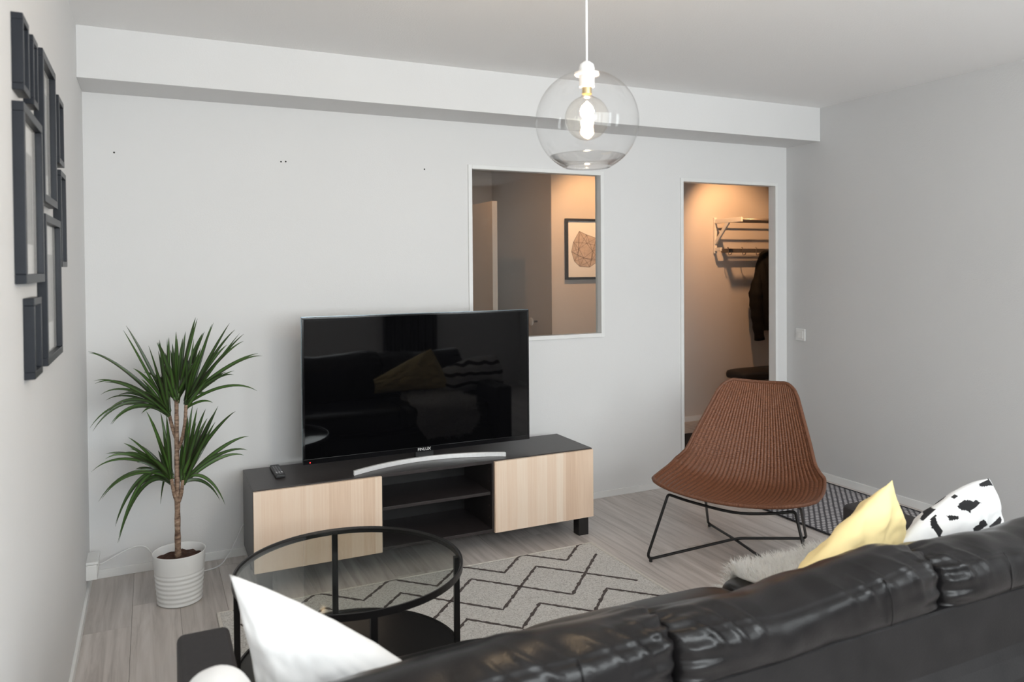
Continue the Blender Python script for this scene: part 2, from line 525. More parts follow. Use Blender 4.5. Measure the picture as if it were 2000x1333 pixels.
# ------------------------------------------------------------------ the setting
fl = tag(MB().box(XL-0.1, XR+0.1, YR-0.1, YB+0.055, -0.06, -0.012).build('floor', MT['sub']), 'grey oak laminate floor of the living room', 'floor', kind='structure')
PW, PL = 0.19, 1.29
plank_cache = {}
ncol = math.ceil((XR-XL)/PW)
for c in range(ncol):
    x0, x1 = XL+c*PW, min(XL+(c+1)*PW, XR)
    y = YR - random.choice([0.0, 0.31, 0.52, 0.83, 1.05])
    while y < YB:
        a, b = max(y, YR), min(y+PL, YB+0.05)
        key = (round(x1-x0, 3), round(b-a, 3))
        if b-a > 0.02:
            if key not in plank_cache:
                hx, hy = (x1-x0)/2, (b-a)/2
                o = MB().box(-hx+0.0006, hx-0.0006, -hy+0.0006, hy-0.0006, -0.012, 0).build('plank', MT['floor'], None, bevel=0)
                plank_cache[key] = o.data
                bpy.data.objects.remove(o)
            o = bpy.data.objects.new('plank', plank_cache[key])
            COL.objects.link(o)
            o.parent = fl
            o.location = Vector(((x0+x1)/2, (a+b)/2, 0.0)) - OFF[fl]
            # mesh origin was at the plank's underside
            o.location.z -= 0.012
        y += PL
hallf = tag(MB().box(1.4, 6.9, YB+0.055, 7.3, -0.06, 0.0).build('floor', MT['floor']), 'grey floor of the hallway beyond the doorway', 'floor', kind='structure')
ce = tag(MB().box(XL-0.1, XR+0.1, YR-0.1, YB+0.06, ZC, ZC+0.1).build('ceiling', MT['ceil']), 'pale matte ceiling of the living room', 'ceiling', kind='structure')
tag(MB().box(1.4, 6.9, YB+0.06, 7.3, ZC, ZC+0.1).build('ceiling', MT['ceil']), 'hallway ceiling beyond the back wall', 'ceiling', kind='structure')
tag(MB().box(XL-0.1, XL, YR-0.1, YB+WT, 0, ZC).build('wall_left', MT['wall']), 'light grey wall on the left carrying dark picture frames', 'wall', kind='structure')
tag(MB().box(XR, XR+0.1, YR-0.1, YB+WT, 0, ZC).build('wall_right', MT['wallr']), 'light grey wall on the right, shade toned into its paint, with a light switch', 'wall', kind='structure')
WX0, WX1, WZ0, WZ1 = 1.717, 2.615, 1.053, 2.073     # inner window opening
DX0, DX1, DZ = 3.259, 4.092, 2.061                   # doorway
mb = MB()
mb.box(XL, WX0, YB, YB+WT, 0, ZC).box(WX0, WX1, YB, YB+WT, 0, WZ0).box(WX0, WX1, YB, YB+WT, WZ1, ZC)
mb.box(WX1, DX0, YB, YB+WT, 0, ZC).box(DX0, DX1, YB, YB+WT, DZ, ZC).box(DX1, XR, YB, YB+WT, 0, ZC)
wb = tag(mb.build('wall_back', MT['wall']), 'light grey back wall with an interior window and a doorway', 'wall', kind='structure')
for (x, z) in ((-0.145, 2.057), (0.637, 2.053), (0.661, 2.055), (1.432, 2.051)):
    MB().tube([(x, YB-0.001, z), (x, YB+0.004, z)], 0.0045, 8).build('screw_hole', MT['dark'], wb)
# rear wall (behind the camera) with its windows
mb = MB(); xs = [XL]
for (a, b, c, d) in REARWIN:
    mb.box(xs[-1], a, YR-0.12, YR, 0, ZC).box(a, b, YR-0.12, YR, 0, c).box(a, b, YR-0.12, YR, d, ZC); xs.append(b)
mb.box(xs[-1], XR, YR-0.12, YR, 0, ZC)
tag(mb.build('wall_rear', MT['wall']), 'rear wall with the daylight windows behind the viewer', 'wall', kind='structure')
for i, (a, b, c, d) in enumerate(REARWIN):
    mb = MB(); t = 0.05
    mb.box(a, b, YR-0.1, YR-0.03, c, c+t).box(a, b, YR-0.1, YR-0.03, d-t, d).box(a, a+t, YR-0.1, YR-0.03, c+t, d-t).box(b-t, b, YR-0.1, YR-0.03, c+t, d-t)
    if i == 0:
        mb.box((a+b)/2-0.03, (a+b)/2+0.03, YR-0.1, YR-0.03, c+t, d-t)
    o = tag(mb.build('window_%d' % (i+2), MT['trim']), 'white framed daylight window %s the rear wall' % ('in the middle of' if i == 0 else 'at the right end of'), 'window', kind='structure')
    MB().box(a+t, b-t, YR-0.068, YR-0.064, c+t, d-t).build('pane', MT['winpane'], o)
# soffit
tag(MB().box(XL, XR, YF, YB, ZB, ZC).build('trim_1', MT['wall'], bevel=0.002), 'boxed soffit running along the top of the back wall', 'soffit', kind='structure')
# baseboards
BH, BT = 0.042, 0.012
tag(MB().box(XL, DX0-0.018, YB-BT, YB, 0, BH).build('baseboard_back', MT['trim'], bevel=0.002), 'white baseboard along the back wall', 'baseboard', kind='structure')
tag(MB().box(XL, XL+BT, YR, YB-BT, 0, BH).build('baseboard_left', MT['trim'], bevel=0.002), 'white baseboard along the left wall', 'baseboard', kind='structure')
tag(MB().box(XR-BT, XR, YR, YB-BT, 0, 0.048).build('baseboard_right', MT['trim'], bevel=0.002), 'white baseboard along the right wall', 'baseboard', kind='structure')
tag(MB().box(3.16, 6.8, YH-BT, YH, 0, 0.05).build('baseboard_hall', MT['trim'], bevel=0.002), 'white baseboard of the hallway wall seen through the doorway', 'baseboard', kind='structure')
# interior window frame
def casing(name, x0, x1, z0, z1, w, label, cat, sill=True):
    """thin casing round an opening, standing a little proud of the wall, lining the reveal"""
    root = thing(name, ((x0+x1)/2, YB, z0), label, cat, kind='structure')
    yb, yf = YB+WT+0.004, YB-0.010
    t = 0.006
    MB().box(x0-w, x0+t, yf, YB+0.001, z0-(w if sill else 0), z1+w).box(x0, x0+t, YB, yb, z0, z1).build('jamb', MT['trim'], root, bevel=0.0015)
    MB().box(x1-t, x1+w, yf, YB+0.001, z0-(w if sill else 0), z1+w).box(x1-t, x1, YB, yb, z0, z1).build('jamb', MT['trim'], root, bevel=0.0015)
    MB().box(x0+t, x1-t, yf, YB+0.001, z1-t, z1+w).box(x0+t, x1-t, YB, yb, z1-t, z1).build('head', MT['trim'], root, bevel=0.0015)
    if sill:
        MB().box(x0+t, x1-t, yf, YB+0.001, z0-w, z0+t).box(x0+t, x1-t, YB, yb, z0, z0+t).build('sill', MT['trim'], root, bevel=0.0015)
    return root
wn = casing('window_1', WX0, WX1, WZ0, WZ1, 0.018, 'square interior window with thin white frame above the television', 'window')
MB().box(WX0+0.006, WX1-0.006, YB+0.034, YB+0.038, WZ0+0.006, WZ1-0.006).build('pane', MT['winpane'], wn)
casing('door_1', DX0, DX1, 0, DZ, 0.018, 'open doorway with white frame beside the right wall', 'doorway', sill=False)

# hallway shell
XC = 3.152
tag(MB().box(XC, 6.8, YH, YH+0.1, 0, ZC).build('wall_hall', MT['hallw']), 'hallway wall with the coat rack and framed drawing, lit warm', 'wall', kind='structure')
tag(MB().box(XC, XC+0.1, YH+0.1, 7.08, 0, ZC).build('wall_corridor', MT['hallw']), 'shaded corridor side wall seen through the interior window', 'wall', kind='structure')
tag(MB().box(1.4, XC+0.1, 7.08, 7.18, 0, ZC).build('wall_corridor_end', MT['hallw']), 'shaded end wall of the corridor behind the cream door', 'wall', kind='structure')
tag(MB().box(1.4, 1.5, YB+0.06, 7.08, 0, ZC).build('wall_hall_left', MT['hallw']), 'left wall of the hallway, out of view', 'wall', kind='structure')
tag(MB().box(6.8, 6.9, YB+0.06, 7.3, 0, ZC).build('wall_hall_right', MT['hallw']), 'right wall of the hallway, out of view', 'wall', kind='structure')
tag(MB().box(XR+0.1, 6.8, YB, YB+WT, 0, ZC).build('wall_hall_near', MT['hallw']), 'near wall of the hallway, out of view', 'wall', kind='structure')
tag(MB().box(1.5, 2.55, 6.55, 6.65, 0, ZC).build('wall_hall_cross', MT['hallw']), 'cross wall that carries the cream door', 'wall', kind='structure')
# cream door leaf, standing open
dl = thing('door_2', (2.58, 5.74, 0), 'cream door leaf standing open, seen through the interior window', 'door', kind='structure')
MB().box(2.555, 2.60, 5.735, 6.54, 0.01, 2.03).build('leaf', MT['doorleaf'], dl, bevel=0.002)
h = MB().box(2.545, 2.556, 5.80, 5.83, 1.0, 1.09).build('handle_plate', MT['silver'], dl)
MB().tube(round_path([(2.55, 5.815, 1.05), (2.50, 5.815, 1.05), (2.50, 5.93, 1.05)], 0.015), 0.008).build('handle', MT['silver'], h, smooth=True)

# round white wall knob in the corridor
k = thing('wall_knob', (XC, 6.10, 0.993), 'round white knob on the shaded corridor wall behind the television', 'wall knob')
MB().tube([(XC, 6.10, 0.993), (XC-0.05, 6.10, 0.993)], 0.008).build('stem', MT['rail'], k, smooth=True)
MB().tube([(XC-0.05, 6.10, 0.993), (XC-0.056, 6.10, 0.993), (XC-0.064, 6.10, 0.993), (XC-0.068, 6.10, 0.993)], [0.030, 0.036, 0.036, 0.030], 24).build('disc', MT['plastic'], k, smooth=False)

# hall ceiling spotlights: their warm light
def spotlight(x, y, tx, ty, tz, power, label, ang=84):
    root = thing('ceiling_spotlight', (x, y, ZC-0.02), label, 'spotlight', 'hallway spotlights')
    MB().lathe([(0.045, -0.0), (0.045, 0.02)], (x, y, ZC-0.02), 24, True, True).build('base', MT['plastic'], root)
    MB().tube([(x, y, ZC-0.02), (x, y, ZC-0.07)], 0.008).build('arm', MT['plastic'], root)
    p = Vector((x, y, ZC-0.10)); d = (Vector((tx, ty, tz))-p).normalized()
    MB().tube([p-d*0.05, p-d*0.045, p+d*0.04], [0.02, 0.032, 0.034], 20, cap=False).build('head', MT['plastic'], root, smooth=True)
    ld = bpy.data.lights.new('spot_lamp', 'SPOT')
    ld.energy = power; ld.color = (1.0, 0.53, 0.24); ld.spot_size = math.radians(ang); ld.spot_blend = 0.75; ld.shadow_soft_size = 0.02
    lo = bpy.data.objects.new('spot_lamp', ld); COL.objects.link(lo)
    lo.parent = root
    lo.location = (p+d*0.045)-OFF[root]
    lo.rotation_euler = d.to_track_quat('-Z', 'Y').to_euler()
    return root
spotlight(4.72, 5.08, 5.15, YH, 1.70, 60, 'white ceiling spotlight aimed at the coat rack')
spotlight(3.45, 5.05, 3.55, YH, 1.75, 50, 'white ceiling spotlight aimed at the framed drawing')

spotlight(2.1, 5.2, 2.75, 6.0, 1.2, 16, 'added unseen spotlight warming the cream door and corridor', 120)  # added lamp, out of view, to warm the corridor and door leaf

# ------------------------------------------------------------------ television bench
bx0, bx1, by0, by1 = 0.411, 2.207, 3.605, 4.022
bz0, bz1 = 0.102, 0.48
bench = thing('tv_bench', ((bx0+bx1)/2, by0+0.2, 0), 'low black-brown television bench with two pale oak doors and open middle', 'tv bench')
P = 0.016; yf = by0+0.02
X1, X2 = 1.009, 1.609
MB().box(bx0, bx1, yf-0.004, by1, bz1-P, bz1).build('top_panel', MT['blackbrown'], bench, bevel=0.001)
MB().box(bx0, bx1, yf, by1, bz0, bz0+P).build('bottom_panel', MT['blackbrown'], bench, bevel=0.001)
for x in (bx0, bx1-P):
    MB().box(x, x+P, yf, by1, bz0+P, bz1-P).build('side_panel', MT['blackbrown'], bench, bevel=0.001)
for x in (X1-0.012, X2-0.008):
    MB().box(x, x+0.02, yf, by1-0.008, bz0+P, bz1-P).build('divider', MT['blackbrown'], bench, bevel=0.001)
MB().box(bx0+P, bx1-P, by1-0.008, by1, bz0+P, bz1-P).build('back_panel', MT['blackpaint'], bench)
MB().box(X1+0.008, X2-0.008, yf+0.02, by1-0.01, 0.293, 0.309).build('shelf', MT['blackbrown'], bench, bevel=0.001)
for k in range(5):
    z = 0.17+k*0.064
    MB().tube([(X2-0.0085, yf+0.035, z), (X2-0.0065, yf+0.035, z)], 0.0035, 8).build('shelf_pin_hole', MT['rail'], bench)
MB().box(bx0+0.001, X1-0.001, by0, by0+0.018, bz0, bz1-0.006).build('door', MT['oak'], bench, bevel=0.001)
MB().box(X2+0.001, bx1-0.001, by0, by0+0.018, bz0, bz1-0.006).build('door', MT['oak'], bench, bevel=0.001)
for x in (bx0+0.02, X1-0.02, X2-0.04, bx1-0.085):
    for y in (by0+0.018, by1-0.08):
        if x in (X1-0.02, X2-0.04) and y < 3.7:
            continue
        MB().box(x, x+0.062, y, y+0.06, 0, bz0).build('leg', MT['blackpaint'], bench, bevel=0.002)

# ------------------------------------------------------------------ television
tx0, tx1, ty, tz0, tz1 = 0.662, 1.889, 3.76, 0.535, 1.251
tv = thing('television', ((tx0+tx1)/2, ty, bz1), 'large black flat television with curved silver foot on the oak bench', 'television')
b = 0.009
MB().box(tx0, tx1, ty+0.004, ty+0.032, tz0, tz1).build('housing', MT['tvback'], tv, bevel=0.003)
MB().box(tx0+0.2, tx1-0.2, ty+0.030, ty+0.07, tz0+0.06, tz1-0.25).build('back_bulge', MT['tvback'], tv, bevel=0.01)
bez = MB()
bez.box(tx0, tx1, ty-0.003, ty+0.006, tz1-b, tz1).box(tx0, tx1, ty-0.003, ty+0.006, tz0, tz0+0.024)
bez.box(tx0, tx0+b, ty-0.003, ty+0.006, tz0+0.024, tz1-b).box(tx1-b, tx1, ty-0.003, ty+0.006, tz0+0.024, tz1-b)
bezo = bez.build('bezel', MT['tvbezel'], tv, bevel=0.001)
MB().box(tx0-0.0015, tx1+0.0015, ty+0.004, ty+0.014, tz1-0.002, tz1+0.0025).box(tx0-0.002, tx0+0.001, ty+0.004, ty+0.014, tz0, tz1).box(tx1-0.001, tx1+0.002, ty+0.004, ty+0.014, tz0, tz1).build('edge_trim', MT['chrome'], tv)
MB().box(tx0+b, tx1-b, ty-0.0005, ty+0.006, tz0+0.024, tz1-b).build('screen', MT['tvscreen'], tv)
MB().tube([(tx0+0.032, ty-0.0045, tz0+0.008), (tx0+0.032, ty-0.002, tz0+0.008)], 0.003, 10).build('standby_light', MT['led'], bezo)
# logo lettering
fc = bpy.data.curves.new('logo_text', 'FONT'); fc.body = 'FINLUX'; fc.size = 0.021; fc.align_x = 'CENTER'; fc.extrude = 0.0004
fo = bpy.data.objects.new('logo_text', fc)
me = bpy.data.meshes.new_from_object(fo)
bpy.data.objects.remove(fo)
lg = bpy.data.objects.new('logo', me); COL.objects.link(lg); me.materials.clear(); me.materials.append(MT['logo'])
lg.parent = bezo
lg.location = Vector((1.277, ty-0.0036, tz0+0.005))-OFF[tv]
lg.rotation_euler = (PI/2, 0, 0)
# foot: a shallow silver bow, ends nearer the viewer
def bow(t, zz, dy):
    x = 0.885+(1.70-0.885)*t
    y = 3.665+0.11*(1-(2*t-1)**2)+0.004*t
    return (x, y+dy, zz)
mb = MB(); n = 28
prof = [(-0.008, bz1), (0.010, bz1), (0.010, bz1+0.022), (-0.008, bz1+0.022)]
for i in range(n+1):
    for (dy, z) in prof:
        mb.v.append(bow(i/n, z, dy))
for i in range(n):
    for k in range(4):
        mb.f.append((i*4+k, i*4+(k+1) % 4, (i+1)*4+(k+1) % 4, (i+1)*4+k))
mb.f += [(3, 2, 1, 0), (n*4, n*4+1, n*4+2, n*4+3)]
MB2 = mb.build('foot_bow', MT['silver'], tv, bevel=0.0015)
mb = MB(); mb.obox((1.29, 3.80, bz1+0.035), (0.05, 0, 0), (0, 0.012, 0), (0, 0, 0.035))
mb.build('foot_neck', MT['dark'], tv, bevel=0.004)

# remote control
rm = thing('remote_control', (0.557, 3.88, bz1), 'black remote control lying on the left end of the bench', 'remote control')
def rbox(mb, x0, x1, y0, y1, z0, z1):
    return mb.box(x0, x1, y0, y1, z0, z1)
rbox(MB(), 0.535, 0.581, 3.775, 3.985, bz1, bz1+0.018).build('body', MT['tvback'], rm, bevel=0.006, seg=3)
for r in range(7):
    for c in range(3):
        x = 0.546+c*0.012; y = 3.80+r*0.024
        MB().box(x-0.004, x+0.004, y-0.005, y+0.005, bz1+0.0175, bz1+0.020).build('button', MT['buttonw'] if r == 1 else MT['button'], rm, bevel=0.0015)

# ------------------------------------------------------------------ potted dracaena
pc = Vector((0.105, 3.725, 0))
pl = thing('potted_dracaena', pc, 'tall dracaena with spiky green leaves in a ribbed white pot', 'potted plant')
prof = [(0.001, 0.0), (0.086, 0.0), (0.091, 0.003)]
for i in range(121):                      # fine wavy ribs on the lower two thirds
    z = 0.004+0.142*i/120
    prof.append((0.0925+(z/0.226)*0.0185+0.0013*math.sin(2*PI*z/0.0205)*min(1, (0.146-z)/0.006), z))
for i in range(1, 13):
    z = 0.146+0.074*i/12
    prof.append((0.0925+(z/0.226)*0.0185, z))
prof += [(0.1115, 0.223), (0.1105, 0.2255), (0.1085, 0.225), (0.1070, 0.220), (0.1035, 0.195), (0.1025, 0.175)]
MB().lathe(prof, pc, 64).build('pot', MT['pot'], pl, smooth=True)
def soilf(u, v):
    a = 2*PI*u; r = 0.1035*v
    x, y = pc.x+r*math.cos(a), pc.y+r*math.sin(a)
    return (x, y, 0.190+0.012*noise.noise(Vector((x*30, y*30, 1)))+0.01*(1-v))
MB().grid(soilf, 40, 12, cu=True).build('soil', MT['soil'], pl, smooth=True)
YP = pc.y
def pxy(x, y, dy=0.0):
    return atY(160+x*0.4651, 620+y*0.4651, YP+dy)
tr0 = pxy(404, 1020)
def trunkpath(pts, r0, r1, name='trunk'):
    cf = catmull([tuple(p) for p in pts], 0)
    N = 26
    pp = [Vector(cf(i/(N-1))) for i in range(N)]
    rr = [(r0+(r1-r0)*i/(N-1))*(1+0.07*math.sin(i*2.1)) for i in range(N)]
    MB().tube(pp, rr, 12).build(name, MT['trunk'], pl, smooth=True)
trunkpath([(tr0.x, YP, 0.19), pxy(402, 900), pxy(401, 760), pxy(399, 620), pxy(398, 480), pxy(397, 345)], 0.0135, 0.0085)
trunkpath([pxy(400, 560), pxy(418, 520, -0.012), pxy(432, 450, -0.02), pxy(437, 370, -0.02)], 0.008, 0.007, 'branch')
trunkpath([pxy(399, 520), pxy(385, 480, 0.012), pxy(374, 440, 0.015), pxy(366, 405, 0.015)], 0.008, 0.007, 'branch')
trunkpath([pxy(402, 780), pxy(390, 750, -0.012), pxy(382, 715, -0.015), pxy(376, 680, -0.015)], 0.009, 0.007, 'branch')
trunkpath([pxy(402, 785), pxy(414, 755, -0.01), pxy(420, 720, -0.015), pxy(423, 685, -0.015)], 0.009, 0.007, 'branch')
def leaf(base, tip, arch, width):
    base, tip = Vector(base), Vector(tip)
    d = tip-base; L = d.length
    h1 = base+d*0.30+Vector((0, 0, 1))*arch*L*0.95
    h2 = base+d*0.74+Vector((0, 0, 1))*arch*L*1.15
    n = 14
    pts = [base*(1-t)**3+h1*3*t*(1-t)**2+h2*3*t*t*(1-t)+tip*t**3 for t in [i/n for i in range(n+1)]]
    view = Vector((random.uniform(-0.6, 0.6), -1, random.uniform(0.1, 0.9))).normalized()
    mb = MB(); uv = []
    for i, p in enumerate(pts):
        t = i/n
        tg = (pts[min(i+1, n)]-pts[max(i-1, 0)]).normalized()
        sd = tg.cross(view)
        if sd.length < 0.05: sd = tg.cross(Vector((1, 0, 0)))
        sd.normalize(); nn = sd.cross(tg)
        wd = width*0.5*(0.62+0.38*min(t/0.25, 1))*(1-max(0, (t-0.45)/0.55)**1.6)+0.0003
        for k, s in enumerate((-1, 0, 1)):
            mb.v.append(tuple(p+sd*wd*s-nn*(0.25*wd if s == 0 else 0))); uv.append((k/2, t))
    for i in range(n):
        for k in range(2):
            mb.f.append((i*3+k, i*3+k+1, (i+1)*3+k+1, (i+1)*3+k))
    o = mb.build('leaf', MT['leaf'], pl, smooth=True, recalc=False)
    ul = o.data.uv_layers.new(name='uv')
    for lp in o.data.loops:
        ul.data[lp.index].uv = uv[lp.vertex_index]
def crown(base, tips, w, spread=0.16):
    tips = tips+[(x+random.uniform(-28, 28), y+random.uniform(-22, 30)) for (x, y) in random.sample(tips, 10)]
    for (x, y) in tips:
        dy = random.uniform(-spread, spread*0.9)
        bx, by = base
        b = pxy(bx+random.uniform(-7, 7), by+random.uniform(-30, 12), random.uniform(-0.012, 0.012))
        t = pxy(x, y, dy)
        up = (by-y)/max(60.0, math.hypot(x-bx, y-by))
        arch = 0.03+0.27*max(0.0, 0.85-up)+random.uniform(-0.02, 0.05)
        leaf(b, t, arch, w*random.uniform(0.85, 1.15))
T1 = [(30, 150), (50, 268), (185, 35), (240, 180), (95, 275), (80, 325), (100, 350), (45, 480), (120, 450), (90, 415), (250, 405), (325, 95), (365, 85), (280, 120), (215, 215), (250, 260), (150, 330), (300, 190), (330, 240), (345, 160), (270, 320), (200, 300)]
T2 = [(400, 90), (435, 60), (485, 5), (515, 60), (350, 150), (390, 130), (370, 200), (410, 200), (320, 105), (455, 120), (350, 250), (430, 240), (300, 260), (340, 300), (460, 250), (395, 60), (260, 230), (480, 180), (380, 110)]
T3 = [(620, 25), (680, 70), (680, 100), (740, 152), (640, 225), (735, 310), (550, 360), (610, 115), (500, 130), (540, 200), (560, 270), (590, 160), (545, 30), (490, 300), (470, 200), (605, 230), (520, 320), (470, 90), (500, 240), (440, 150)]
T4 = [(270, 395), (330, 400), (355, 410), (195, 505), (175, 570), (100, 575), (40, 650), (70, 775), (140, 880), (150, 950), (330, 785), (225, 740), (300, 440), (310, 500), (250, 540), (280, 590), (340, 470), (350, 540), (320, 560), (230, 610), (370, 500)]
T5 = [(485, 380), (520, 385), (560, 395), (645, 395), (700, 500), (680, 580), (580, 770), (460, 430), (545, 430), (500, 470), (470, 520), (530, 500), (450, 560), (440, 480), (560, 440), (480, 440), (420, 520)]
crown((366, 410), T1, 0.0135); crown((397, 350), T2, 0.0165, 0.12); crown((437, 375), T3, 0.0145)
crown((377, 690), T4, 0.0155, 0.14); crown((424, 695), T5, 0.0175, 0.14)

# socket box and cable
sb = thing('socket_box', (-0.254, 3.98, 0.045), 'white surface socket box on the left wall near the corner', 'socket')
MB().box(XL, -0.231, 3.90, 4.06, 0.088, 0.155).build('casing', MT['plastic'], sb, bevel=0.004)
MB().box(XL, -0.226, 3.905, 4.055, 0.155, 0.168).build('lid', MT['plastic'], sb, bevel=0.004)
for y in (3.94, 4.02):
    MB().tube([(-0.232, y, 0.12), (-0.2295, y, 0.12)], 0.018, 20).build('outlet', MT['paper'], sb)
cp = [(-0.233, 4.02, 0.12), (-0.225, 4.05, 0.105), (-0.18, 4.09, 0.112), (-0.115, 4.11, 0.135), (-0.06, 4.12, 0.140), (-0.02, 4.11, 0.12), (0.03, 4.06, 0.05), (0.09, 4.02, 0.006), (0.16, 4.01, 0.004), (0.232, 4.018, 0.004), (0.30, 4.045, 0.01), (0.35, 4.08, 0.055), (0.385, 4.10, 0.11), (0.415, 4.11, 0.17), (0.46, 4.11, 0.22)]
cf = catmull(cp, 0)
tag(MB().tube([cf(i/90) for i in range(91)], 0.0032, 8).build('power_cable', MT['cable'], smooth=True), 'thin white cable running behind the plant pot to the bench', 'cable')

# light switch
sw = thing('light_switch', (XR, 4.028, 0.945), 'white double light switch on the right wall by the doorway', 'light switch')
MB().box(XR-0.009, XR, 3.985, 4.07, 0.945, 1.03).build('plate', MT['plastic'], sw, bevel=0.003)
MB().box(XR-0.0125, XR-0.008, 4.0, 4.055, 0.962, 1.013).build('rocker', MT['plastic'], sw, bevel=0.002)

# ------------------------------------------------------------------ picture frames on the left wall
FR = [
    (2.062, 2.165, 1.905, 2.082, 'small dark frame at the top left of the wall group', 0.016),
    (2.235, 2.325, 1.906, 2.080, 'small dark frame second along the top of the wall group', 0.016),
    (2.430, 2.745, 1.680, 2.098, 'large dark frame at the top of the group with pale print', 0.022),
    (2.825, 2.980, 1.835, 2.052, 'small dark frame high on the right of the wall group', 0.018),
    (2.855, 3.020, 1.501, 1.816, 'narrow dark frame on the right, below the smaller one', 0.018),
    (2.052, 2.392, 1.460, 1.878, 'large dark frame nearest the viewer in the wall group', 0.022),
    (2.432, 2.825, 1.227, 1.647, 'large dark frame low in the group with white mat', 0.022),
    (2.167, 2.312, 1.225, 1.423, 'small dark frame at the bottom left of the wall group', 0.018),
]
for (y0, y1, z0, z1, lab, wd) in FR:
    xf = XL+0.024
    r = thing('picture_frame', (XL, (y0+y1)/2, z0), lab, 'picture frame', 'dark frames on the left wall')
    MB().box(XL, xf, y0, y1, z1-wd, z1).build('rail', MT['frame'], r, bevel=0.0015)
    MB().box(XL, xf, y0, y1, z0, z0+wd).build('rail', MT['frame'], r, bevel=0.0015)
    MB().box(XL, xf, y0, y0+wd, z0+wd, z1-wd).build('stile', MT['frame'], r, bevel=0.0015)
    MB().box(XL, xf, y1-wd, y1, z0+wd, z1-wd).build('stile', MT['frame'], r, bevel=0.0015)
    MB().box(XL, XL+0.008, y0+wd, y1-wd, z0+wd, z1-wd).build('mat_board', MT['paper'], r)
    mw = 0.25*(y1-y0-2*wd)
    MB().box(XL+0.008, XL+0.0088, y0+wd+mw, y1-wd-mw, z0+wd+mw, z1-wd-mw).build('print', MT['print_'], r)
    MB().box(XL+0.0105, XL+0.0125, y0+wd, y1-wd, z0+wd, z1-wd).build('pane', MT['pane'], r)

# ------------------------------------------------------------------ hallway furnishings
pf = thing('framed_drawing', (3.56, YH, 1.37), 'black framed drawing of a faceted stone on the hallway wall', 'picture frame')
fx0, fx1, fz0, fz1, fw = 3.284, 3.70, 1.369, 1.905, 0.022
MB().box(fx0, fx1, YH-0.025, YH, fz1-fw, fz1).build('rail', MT['blackpaint'], pf)
MB().box(fx0, fx1, YH-0.025, YH, fz0, fz0+fw).build('rail', MT['blackpaint'], pf)
MB().box(fx0, fx0+fw, YH-0.025, YH, fz0+fw, fz1-fw).build('stile', MT['blackpaint'], pf)
MB().box(fx1-fw, fx1, YH-0.025, YH, fz0+fw, fz1-fw).build('stile', MT['blackpaint'], pf)
pb = MB().box(fx0+fw, fx1-fw, YH-0.010, YH, fz0+fw, fz1-fw).build('paper', MT['paper'], pf)
st = [(3.345, 1.615), (3.365, 1.70), (3.425, 1.795), (3.50, 1.765), (3.60, 1.735), (3.645, 1.66), (3.63, 1.54), (3.53, 1.478), (3.43, 1.485), (3.375, 1.53)]
inn = [(3.42, 1.64), (3.50, 1.69), (3.56, 1.62), (3.47, 1.56), (3.41, 1.58), (3.55, 1.54)]
def pp2(q, d=0.0105): return Vector((q[0], YH-d, q[1]))
MB().prism([pp2(q, 0.0106) for q in st], (0, 0.0004, 0)).build('stone_wash', MT['inkwash'], pb)
mb = MB()
def ink(a, b, r=0.0011):
    mb.tube([pp2(a, 0.011), pp2(b, 0.011)], r, 4)
for i in range(len(st)):
    ink(st[i], st[(i+1) % len(st)], 0.0014)
    ds = sorted(inn, key=lambda q: (q[0]-st[i][0])**2+(q[1]-st[i][1])**2)
    for q in ds[:3]: ink(st[i], q)
for i in range(len(inn)):
    for j in range(i):
        if math.dist(inn[i], inn[j]) < 0.13: ink(inn[i], inn[j], 0.0013)
mb.build('ink_lines', MT['ink'], pb)

rk = thing('coat_rack', (5.6, YH, 1.58), 'white wall coat rack with hat shelf rails in the hallway', 'coat rack')
RX0, RX1 = 4.925, 6.35
for x in (RX0, RX1-0.03):
    bo = MB().box(x, x+0.03, YH-0.022, YH, 1.60, 1.945).build('bracket', MT['rackwood'], rk, bevel=0.002)
    MB().obox((x+0.015, YH-0.20, 1.908), (0.011, 0, 0), (0, 0.185, 0), (0, 0, 0.021)).build('shelf_arm', MT['rackwood'], bo, bevel=0.002)
    a, b = Vector((x+0.015, YH-0.02, 1.70)), Vector((x+0.015, YH-0.20, 1.895))
    d = (b-a).normalized()
    MB().obox((a+b)/2, (0.010, 0, 0), d*((b-a).length/2), d.cross(Vector((1, 0, 0)))*0.018).build('strut', MT['rackwood'], bo, bevel=0.002)
    MB().box(x+0.004, x+0.026, YH-0.10, YH-0.02, 1.622, 1.655).build('lower_arm', MT['rackwood'], bo, bevel=0.002)
for (y, z, r, nm) in ((YH-0.375, 1.905, 0.015, 'rail'), (YH-0.28, 1.905, 0.008, 'rail'), (YH-0.18, 1.905, 0.008, 'rail'), (YH-0.08, 1.905, 0.008, 'rail')):
    MB().tube([(RX0+0.02, y, z), (RX1-0.02, y, z)], r, 12).build(nm, MT['rail'], rk, smooth=True)
MB().box(RX0+0.02, RX1-0.02, YH-0.105, YH-0.09, 1.605, 1.645).build('hook_rail', MT['rail'], rk, bevel=0.002)
for i in range(8):
    x = RX0+0.09+i*0.175
    MB().tube(round_path([(x, YH-0.10, 1.655), (x, YH-0.112, 1.655), (x, YH-0.112, 1.585), (x, YH-0.15, 1.585), (x, YH-0.16, 1.61)], 0.012), 0.004, 8).build('hook', MT['rail'], rk, smooth=True)

